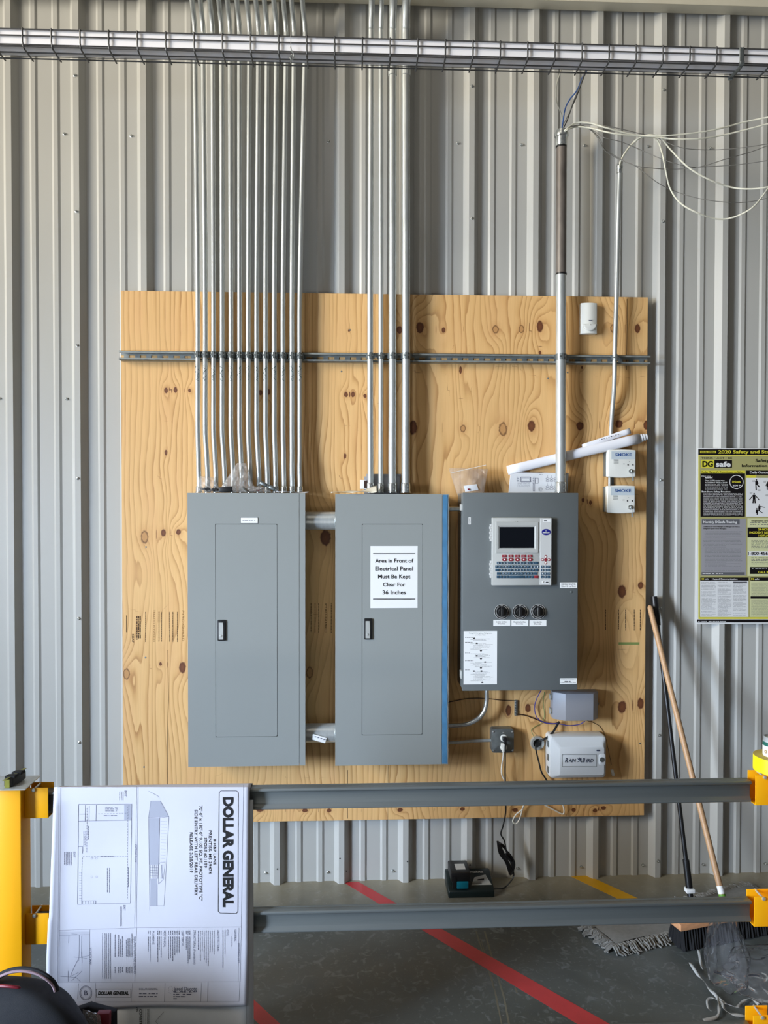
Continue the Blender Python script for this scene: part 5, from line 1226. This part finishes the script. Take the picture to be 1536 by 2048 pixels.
# receptacle on the left cap plate
pc = W(33, 1566, -1.25); zc = ztL
rc = thing('loose_receptacle', (pc.x, -1.26, zc), 'loose black duplex receptacle with yellowish metal yoke on the left post cap', 'electrical receptacle')
xd = Vector((.012, .034, 0)); yd = Vector((.012, -.004, 0))
b = B(); c0 = Vector((pc.x+.001, -1.262, zc+.014)); b.obox(c0, (.013, .002, 0), (.006, .033, 0), (0, 0, .0125)); b.build('body', M['black'], rc, bevel=.003)
b = B(); b.obox(c0+Vector((-.001, 0, .0135)), (.004, .0006, 0), (.0095, .052, 0), (0, 0, .0009)); b.obox(c0+Vector((-.0075, -.036, -.002)), (.007, .001, 0), (.0004, .002, 0), (0, 0, .0125)); b.build('yoke', M['brass'], rc)
b = B()
for s in (-1, 1): b.obox(c0+Vector((.0, .0, 0))+Vector((.006, .033, 0))*(.5*s)+Vector((0, 0, .0135)), (.0145, .002, 0), (.0018, .010, 0), (0, 0, .0045))
b.build('terminal_blocks', M['blackm'], rc, bevel=.0012, seg=1)
# tape roll + can on the right
rr0 = .066; xc = W(1511, 1512, -1.245).x+rr0; zc = max(zR, ztL)+.0005
zc = W(1511, 1541, -1.245).z
B_ = B(); B_.box(xR0+.02, xR0+.20, -1.312, -1.198, zc-.005, zc-.0008); B_.build('top_plate', M['yellow'], PR, bevel=.001)
tr = thing('tape_roll', (xc, -1.245, zc), 'roll of bright yellow floor tape lying flat on the right post', 'tape roll')
Ht = W(1511, 1512, -1.245).z-zc
b = B(); b.lathe((xc, -1.245, zc), (0, 0, 1), [(.0395, 0), (rr0, 0), (rr0, .0005), (rr0, Ht-.0005), (rr0-.0006, Ht-.0003), (.0395, Ht-.0003)], 64); b.build('tape', M['tape_roll'], tr, smooth=True)
b = B(); b.lathe((xc, -1.245, zc+Ht-.0002), (0, 0, 1), [(.0400, 0), (rr0-.0006, 0), (rr0-.0006, .0003), (.0400, .0003)], 64); b.build('wound_edge', M['tape_side'], tr)
cx_ = W(1527.5, 1510, -1.245).x+.031
cn = thing('paint_can', (cx_, -1.245, zc+Ht), 'small white labelled can with green band standing on the yellow tape roll', 'can')
z0_ = zc+Ht+.0005
B().lathe((cx_, -1.245, z0_), (0, 0, 1), [(.029, 0), (.031, .002), (.031, .030), (.031, .034)], 40).build('label', M['canlabel'], cn, smooth=True)
B().lathe((cx_, -1.245, z0_+.0342), (0, 0, 1), [(.0312, 0), (.0312, .010), (.030, .012)], 40).build('green_band', M['cangreen'], cn, smooth=True)
B().lathe((cx_, -1.245, z0_+.0463), (0, 0, 1), [(.030, 0), (.028, .006), (.0285, .014), (.027, .016), (.0255, .012)], 40).build('lid', M['galv'], cn, smooth=True)
b = B()
for k in range(2):
    a0 = math.radians(198); b.tube([(cx_+.0314*math.cos(a0+.14*(1-.4*k)*math.cos(t)), -1.245+.0314*math.sin(a0+.14*(1-.4*k)*math.cos(t)), z0_+.016+.0055*(1-.4*k)*math.sin(t)) for t in [i*PI/8 for i in range(17)]], .0007, 5)
b.build('emblem', M['gold'], cn)

# ================================================================== HANGING PLANS
def wav(px, py): return -.0028*math.sin(px*.018+.6)*min(1, max(0, (py-1575)/80))-.0022*math.sin(py*.021+px*.006)*min(1, max(0, (py-1585)/80))-.004*max(0, (py-1800)/200)-.006*max(0, (140-px)/30)**2*(1 if py > 1600 else .3)
YD = -1.262
DS = Sheet(90, 1550, 3.572, YD, wav)
pl_ = thing('construction_plans', W(305, 2010, YD), 'large white construction drawings hung over the upper rail', 'construction plans')
top_z = z1t+.004
def edgeL(t): return 108-13*min(1, t*1.3)+(-3*t if t > .6 else 0)
def edgeR(t): return 499.5-2.5*t-8*max(0, t-.75)*1.5
def sheetpt(u, v):
    if v < .12:     # part laid over the rail and down behind it
        k = v/.12
        px = 108+(499.5-108)*u; p = W(px, 1572, YD); ang = PI*k
        if k < .45: y, z = YB_+.012, top_z-.15*(1-k/.45)
        else:
            a = (k-.45)/.55; R0 = (YB_+.012-(YD))/2; yc_ = YD+R0; y = yc_+R0*math.cos(PI*a*.98); z = top_z-.008+.010*math.sin(PI*a)
        return Vector((p.x+.0*k, y, z))
    t = (v-.12)/.88
    px = edgeL(t)+(edgeR(t)-edgeL(t))*u; py = 1572+(2017-1572)*t+(-9*u+3)*t+(2*math.sin(u*9))*(t > .98)
    return W(px, py, YD+wav(px, py))
b = B(); b.grid(sheetpt, 48, 80); b.build('top_sheet', M['plan'], pl_, smooth=True, solid=.0004)
def under(u, v):
    px = 232+(506.5-232)*u+1*v; py = 1600+(2120-1600)*v; return W(px, py, YD+.0058+.001*math.sin(px*.03))
b = B(); b.grid(under, 10, 30); b.build('under_sheet', M['paper2'], pl_, smooth=True, solid=.003)
# printing
b = B()
DS.vtext(b, 'DOLLAR GENERAL', 1275, 158, 1342, 945, .055)
for t, xb_, y0_, xt_, y1_ in (('8 H&P LANE', 1203, 458, 1221, 643), ('PRENTISS, MS 39474', 1170, 395, 1189, 706), ('STORE #21159', 1137, 447, 1156, 662), ('70\'-0" x 130\'-0" 9,100 SQ. FT. PROTOTYPE "C"', 1102, 220, 1123, 900), ('SIDE ENTRY WITH LEFT REAR DELIVERY', 1068, 248, 1088, 862), ('RELEASE 3/28/2019', 1034, 410, 1054, 698)):
    DS.vtext(b, t, xb_, y0_, xt_, y1_, .012)
rp = [(1258, 113), (1368, 113), (1381, 125), (1378, 975), (1366, 989), (1250, 986), (1237, 974), (1244, 124)]
for i in range(8): DS.line(b, *rp[i], *rp[(i+1) % 8], 4)
DS.text(b, 'DOLLAR GENERAL', 378, 1547, 598, 1570, .045, .2); DS.rect(b, 366, 1530, 612, 1588, 2)
b.build('bold_print', M['ink'], pl_, fix=False)
b = B()
for a in ((100, 130, 90, 1480), (112, 90, 100, 1490), (90, 1482, 1392, 1476), (240, 1622, 1385, 1618), (1392, 1476, 1386, 1618), (1418, 70, 1395, 1478), (655, 78, 640, 1085), (665, 78, 652, 1085), (655, 1092, 1400, 1085), (655, 1092, 640, 1470), (1385, 1092, 1380, 1470), (240, 1488, 232, 1600), (362, 1486, 358, 1620), (625, 1486, 615, 1620), (858, 1486, 852, 1620), (1118, 1486, 1112, 1618), (1165, 1486, 1160, 1618), (320, 1105, 318, 1478), (100, 1110, 655, 1092)): DS.line(b, *a, 1.6)
# floor plan
for a in ((240, 210, 620, 208), (240, 210, 232, 925), (232, 925, 610, 915), (620, 208, 610, 915), (240, 330, 620, 322), (366, 215, 364, 328), (246, 280, 288, 280), (288, 215, 286, 332), (316, 222, 314, 326), (265, 900, 363, 898), (363, 898, 362, 920), (262, 690, 262, 922), (240, 512, 268, 512), (270, 512, 268, 560)): DS.line(b, *a, 2.6)
for k in range(12): DS.line(b, 244, 700+k*18, 262, 700+k*18, 1.6)
for k in range(5): DS.line(b, 268+k*20, 900, 268+k*20, 920, 1.6)
def dash_line(x0, y0, x1, y1, d=12):
    L = math.hypot(x1-x0, y1-y0); n = int(L/(d*1.6))
    for k in range(n): a, c = k/n, (k+.6)/n; DS.line(b, x0+(x1-x0)*a, y0+(y1-y0)*a, x0+(x1-x0)*c, y0+(y1-y0)*c, 2.2)
dash_line(300, 235, 298, 560); dash_line(270, 580, 592, 582); dash_line(592, 225, 590, 890); dash_line(380, 278, 590, 272); dash_line(268, 590, 262, 690); dash_line(600, 215, 598, 320)
DS.rect(b, 276, 402, 290, 508, 2)
for k in range(8): DS.line(b, 276, 410+k*12, 290, 416+k*12, 1.5)
for x, y in ((335, 596), (368, 596), (335, 728), (370, 728)): DS.rect(b, x-6, y-6, x+6, y+6, 1.2)
# building view
for a in ((755, 186, 825, 186), (825, 186, 885, 298), (885, 298, 850, 935), (755, 186, 740, 305), (740, 305, 820, 305), (740, 305, 748, 968), (820, 305, 812, 640), (825, 625, 858, 622), (858, 622, 845, 745), (812, 640, 825, 625), (845, 745, 810, 780), (812, 640, 810, 780), (820, 305, 885, 298), (800, 780, 800, 935), (748, 935, 850, 935), (740, 115, 815, 155)): DS.line(b, *a, 1.8)
for k in range(6): DS.line(b, 752, 642+k*19, 808, 644+k*19, 1.8)
for k in range(5): DS.line(b, 752+k*14, 642, 750+k*14, 740, 1.8)
for k in range(14): DS.line(b, 826, 330+k*22, 872-k*1.0, 332+k*22, .9)
for x in (833, 842): DS.line(b, x, 640, x-4, 740, 3)
# seal
DS.loop(b, 291, 1557, 45, 52, 2.5); DS.loop(b, 291, 1557, 36, 43, 1.5); DS.text(b, 'B', 280, 1540, 304, 1572, .02)
for k in range(26): a_0 = 2*PI*k/26; DS.line(b, 291+38*math.cos(a_0), 1557+45*math.sin(a_0), 291+43*math.cos(a_0), 1557+50*math.sin(a_0), 2.4)
for x0_, x1_, y_ in ((916, 1085, 1548), (916, 1050, 1567), (916, 1015, 1583), (916, 975, 1598), (672, 805, 1562), (670, 798, 1582)): DS.dashes(b, x0_, x1_, y_, 7)
DS.text(b, 'DOLLAR GENERAL', 672, 1522, 805, 1536, .0); DS.text(b, 'Jared Ducote', 918, 1514, 1085, 1540, .01); DS.text(b, 'ARCHITECT', 918, 1549, 1080, 1556, 0)
for k in range(9): DS.loop(b, 897, 1536, 16, 26, 1.5, a0=k*.7, a1=k*.7+.4)
for t, xb_, y0_, xt_, y1_ in (('EXITING PLAN', 642, 498, 655, 622), ('DRAWING LIST', 1378, 1202, 1391, 1342), ('GENERAL', 1352, 1105, 1366, 1190), ('CIVIL', 1296, 1105, 1310, 1152), ('ARCHITECTURAL', 1230, 1108, 1244, 1262), ('STRUCTURAL (Foundation)', 1060, 1108, 1075, 1352), ('ELECTRICAL', 975, 1112, 990, 1225), ('MECHANICAL', 848, 1112, 862, 1230), ('PLUMBING', 766, 1115, 780, 1210), ('SQUARE FOOTAGE LEGEND', 634, 1155, 650, 1420), ('VICINITY MAP', 318, 1232, 332, 1355), ('EXIT', 568, 112, 582, 155), ('EXIT', 202, 548, 216, 590), ('EXIT', 560, 930, 574, 970)): DS.vtext(b, t, xb_, y0_, xt_, y1_, .006)
random.seed(21)
for x, y0_, y1_ in ((1335, 1150, 1225), (1270, 1108, 1380), (1285, 1108, 1280)): DS.vdashes(b, y0_, y1_, x, 3.5)
for x in range(1095, 1215, 14): DS.vdashes(b, 1112, 1150, x, 4); DS.vdashes(b, 1155, random.randint(1230, 1375), x, 4)
for x in list(range(1008, 1035, 13))+list(range(882, 960, 15))+list(range(805, 830, 12))+[738, 750]: DS.vdashes(b, 1112, 1140, x, 4); DS.vdashes(b, 1155, random.randint(1250, 1345), x, 4)
for x in (620, 605, 592, 580, 552, 538, 525, 500): DS.vdashes(b, random.randint(1130, 1180), 1300, x, 4); DS.vdashes(b, 1370, 1415, x, 4)
for x in (468, 455, 440, 428, 410): DS.vdashes(b, 1130, 1455, x, 3)
for x in (188, 175, 162, 150, 138): DS.vdashes(b, 550, 645, x, 3)
for x in (557, 545, 532): DS.vdashes(b, 118, 180, x, 3)
for x in (545, 536): DS.vdashes(b, 940, 1080, x, 3)
for y in (230, 243, 257): DS.dashes(b, 430, 520, y, 4)
DS.dashes(b, 420, 515, 290, 5)
for x in (445, 460): DS.vdashes(b, 665, 840, x, 4)
DS.vdashes(b, 365, 460, 310, 4); DS.vdashes(b, 660, 800, 594, 4); DS.dashes(b, 400, 490, 583, 5)
for x0_, y0_, x1_, y1_ in ((105, 1145, 320, 1140), (245, 1140, 242, 1330), (190, 1135, 230, 1137), (170, 1150, 168, 1200), (262, 1150, 260, 1300), (205, 1300, 300, 1310), (262, 1260, 265, 1340), (240, 1310, 205, 1380), (205, 1380, 180, 1440), (180, 1440, 240, 1410), (110, 1440, 220, 1445), (215, 1440, 255, 1478), (165, 1400, 165, 1475), (262, 1300, 320, 1290), (190, 1470, 265, 1400)): DS.line(b, x0_, y0_, x1_, y1_, 2)
b.build('fine_print', M['inkgrey'], pl_, fix=False)
b = B(); DS.quad(b, 104, 1118, 318, 1478, .0002, 12); b.build('map_tint', M['map_grey'], pl_, fix=False)
b = B(); SH = DS
b.add([SH.p(755, 188, .0003), SH.p(825, 188, .0003), SH.p(884, 298, .0003), SH.p(741, 305, .0003)], [(0, 1, 2, 3)])
DS.quad(b, 743, 308, 818, 640, .0002); DS.quad(b, 752, 742, 800, 933, .0002); DS.quad(b, 566, 212, 616, 320, .0002); b.build('grey_tint', M['shade_grey'], pl_, fix=False)
b = B(); US = Sheet(90, 1550, 3.572, YD+.0058-.0035)
US.vtext(b, 'CONSTRUCTION', 675, 1672, 692, 1905, .03, .0); US.vtext(b, 'DOCUMENTS', 652, 1560, 664, 1690, .03, .0)
for a in ((1440, 1600, 1440, 1860), (790, 1760, 850, 1690), (790, 1760, 860, 1850)): US.line(b, *a, 2, 0)
for x in (720, 732, 742): US.vdashes(b, 1672, 1850, x, 3, 0)
b.build('under_sheet_print', M['ink'], pl_, fix=False)

# ================================================================== PLASTIC BAG AND STRAPS ON THE FLOOR
def blob(c, rad, seed, amp=.13, sx=28, sz=22, top=None):
    r = random.Random(seed); W8 = [(Vector((r.uniform(-1, 1), r.uniform(-1, 1), r.uniform(-1, 1)))*r.uniform(3, 8), r.uniform(0, 6.3)) for _ in range(9)]
    c = Vector(c); b = B()
    def fn(u, v):
        a = 2*PI*u; e = PI*(v-.5)*.98; d = Vector((math.cos(a)*math.cos(e), math.sin(a)*math.cos(e), math.sin(e)))
        n = sum(abs(math.sin(d.dot(k)+p))-.6 for k, p in W8)/9; q = 1+amp*n*6*.5
        if top and d.z > 0: q *= 1; s = 1-top*max(0, d.z)
        else: s = 1
        p = Vector((c.x+d.x*rad[0]*q*s, c.y+d.y*rad[1]*q*s, c.z+d.z*rad[2]*q)); p.z = max(.003, p.z); return p
    b.grid(fn, sx*2, sz*2); return b
pbg = thing('plastic_sheeting', FL(1500, 1970), 'crumpled clear plastic bag on the floor before the push broom', 'plastic bag')
c = FL(1458, 1970); o = blob((c.x, c.y+.02, .10), (.070, .09, .165), 5, .2, top=.35).build('upright_fold', M['clear'], pbg, smooth=True, fix=False, ang=70)
c = FL(1550, 1988); o = blob((c.x, c.y+.03, .05), (.16, .12, .085), 8, .25).build('heaped_fold', M['clear'], pbg, smooth=True, fix=False, ang=70)
def ribbon(pts, wd, label):
    P = smoothpath([FL(1380+x/7.64, 1780+y/7.64, .006) for x, y in pts], 6); n = len(P); b = B(); vs = []
    for i, p in enumerate(P):
        t = (P[min(i+1, n-1)]-P[max(i-1, 0)]).normalized(); s = Vector((-t.y, t.x, 0)); tw = math.sin(i*.35)*.8
        s = s*math.cos(tw)+Vector((0, 0, 1))*math.sin(tw)
        q = p+Vector((0, 0, wd*.5)); vs += [q-s*wd/2, q+s*wd/2]
    b.add(vs, [(2*i, 2*i+1, 2*i+3, 2*i+2) for i in range(n-1)])
    return tag(b.build('packing_strap', M['white_strap'], smooth=True, solid=.0005, fix=False), label, 'packing strap', 'pale packing straps on the floor')
M['white_strap'] = mat('pale_packing_strap', (176, 176, 172), .4)
ribbon([(0, 1130), (100, 1290), (220, 1420), (300, 1540), (400, 1640), (440, 1740), (445, 1830), (430, 1920), (370, 1980), (200, 2010)], .011, 'pale strap running down from the broom and bending left at its end')
ribbon([(470, 1760), (400, 1690), (330, 1665), (265, 1700), (265, 1780), (300, 1850), (325, 1865)], .008, 'pale strap curled in a small round loop left of the clear bag')
ribbon([(420, 1650), (480, 1720), (600, 1780), (720, 1810), (790, 1750), (880, 1680), (980, 1710), (1045, 1770)], .011, 'pale strap waving right along the foot of the clear bag')
ribbon([(450, 1700), (490, 1760), (540, 1860), (640, 1915), (760, 1935), (900, 1940), (1050, 1935)], .010, 'pale strap lowest on the floor running right behind the yellow bracket')
ribbon([(130, 930), (150, 1060), (190, 1230)], .011, 'short straight piece of pale strap near the broom bristles')

# ================================================================== BACKPACK
Yk = -1.52
cx_ = W(-8, 2000, Yk).x; ztop = W(30, 1957, Yk).z; wR = W(172, 2046, Yk).x-cx_
bpk = thing('backpack', (cx_, Yk+.0, 0), 'black backpack with carry handle standing at the lower left in front of the post', 'backpack')
def bb(u, v):
    a = 2*PI*u; t = v
    zz = ztop*(math.sin(t*PI/2)**.55 if t > 0 else 0); k = max(0, 1-max(0, zz/ztop)**5.0)**.5
    k = max(.02, k); q = 1+.03*math.sin(5*a+7*t)
    sg = lambda c_: math.copysign(abs(c_)**.75, c_)
    return Vector((cx_+wR*1.12*k*sg(math.cos(a))*q, Yk+.10*k*sg(math.sin(a))*q+.0, zz))
b = B(); b.grid(bb, 48, 40); b.build('main_body', M['cloth'], bpk, smooth=True, fix=True, ang=80)
hd = [W(-22, 1968, Yk-.02), W(0, 1951, Yk-.025), W(25, 1941, Yk-.025), W(50, 1939, Yk-.025), W(75, 1944, Yk-.025), W(95, 1955, Yk-.025), W(108, 1968, Yk-.02), W(113, 1982, Yk-.02)]
hp = smoothpath(hd, 6); b = B(); b.tube(hp, .0085, 10, r2=.006); b.build('carry_handle', M['cloth'], bpk, smooth=True)
b = B(); b.tube([p+Vector((-.0005, -.0062, -.0005)) for p in hp[3:-1]], .0035, 8, r2=.0045); b.build('handle_piping', M['strap'], bpk, smooth=True)
b = B(); zz_ = W(20, 1975, Yk-.06)
b.tube(smoothpath([W(-20, 1970, Yk-.03), W(0, 1971.5, Yk-.04), W(22, 1973, Yk-.045), W(42, 1975.5, Yk-.04)], 5), [.004]*15+[.001], 8); b.build('red_piping', M['redp'], bpk, smooth=True)
sp_ = [W(152, 2062, Yk+.03), W(224, 2062, Yk+.03), W(231, 2020, Yk+.03), W(140, 2012, Yk+.03)]
# side pocket flap with red patch
bk2 = thing('tool_pouch', (W(190, 2048, -1.42).x, -1.40, 0), 'dark pouch with a red patch between the backpack and the plans', 'pouch')
x0, x1 = W(120, 2030, -1.42).x, W(230, 2030, -1.42).x; zt_ = W(190, 2017, -1.42).z
b = B(); b.grid(lambda u, v: Vector(((x0+x1)/2+(x1-x0)/2*math.copysign(abs(math.cos(2*PI*u))**.5, math.cos(2*PI*u))*(1 if v < .999 else .0), -1.40+.035*math.sin(2*PI*u)*(1-.6*v), zt_*min(1, v*1.02))), 32, 14); b.build('pouch_body', M['cloth'], bk2, smooth=True, ang=70)
q = R4(196, 2018, 222, 2036, -1.425); B().box(q[0], q[1], -1.4395, -1.42, q[2]-.02, q[3]-.004).build('red_patch', M['redp'], bk2, bevel=.003)
bag('film_lining', [(168, 2060), (205, 2060), (200, 2030), (165, 2018)], -1.446, .008, 'bagfilm', '', '', 33, bk2)
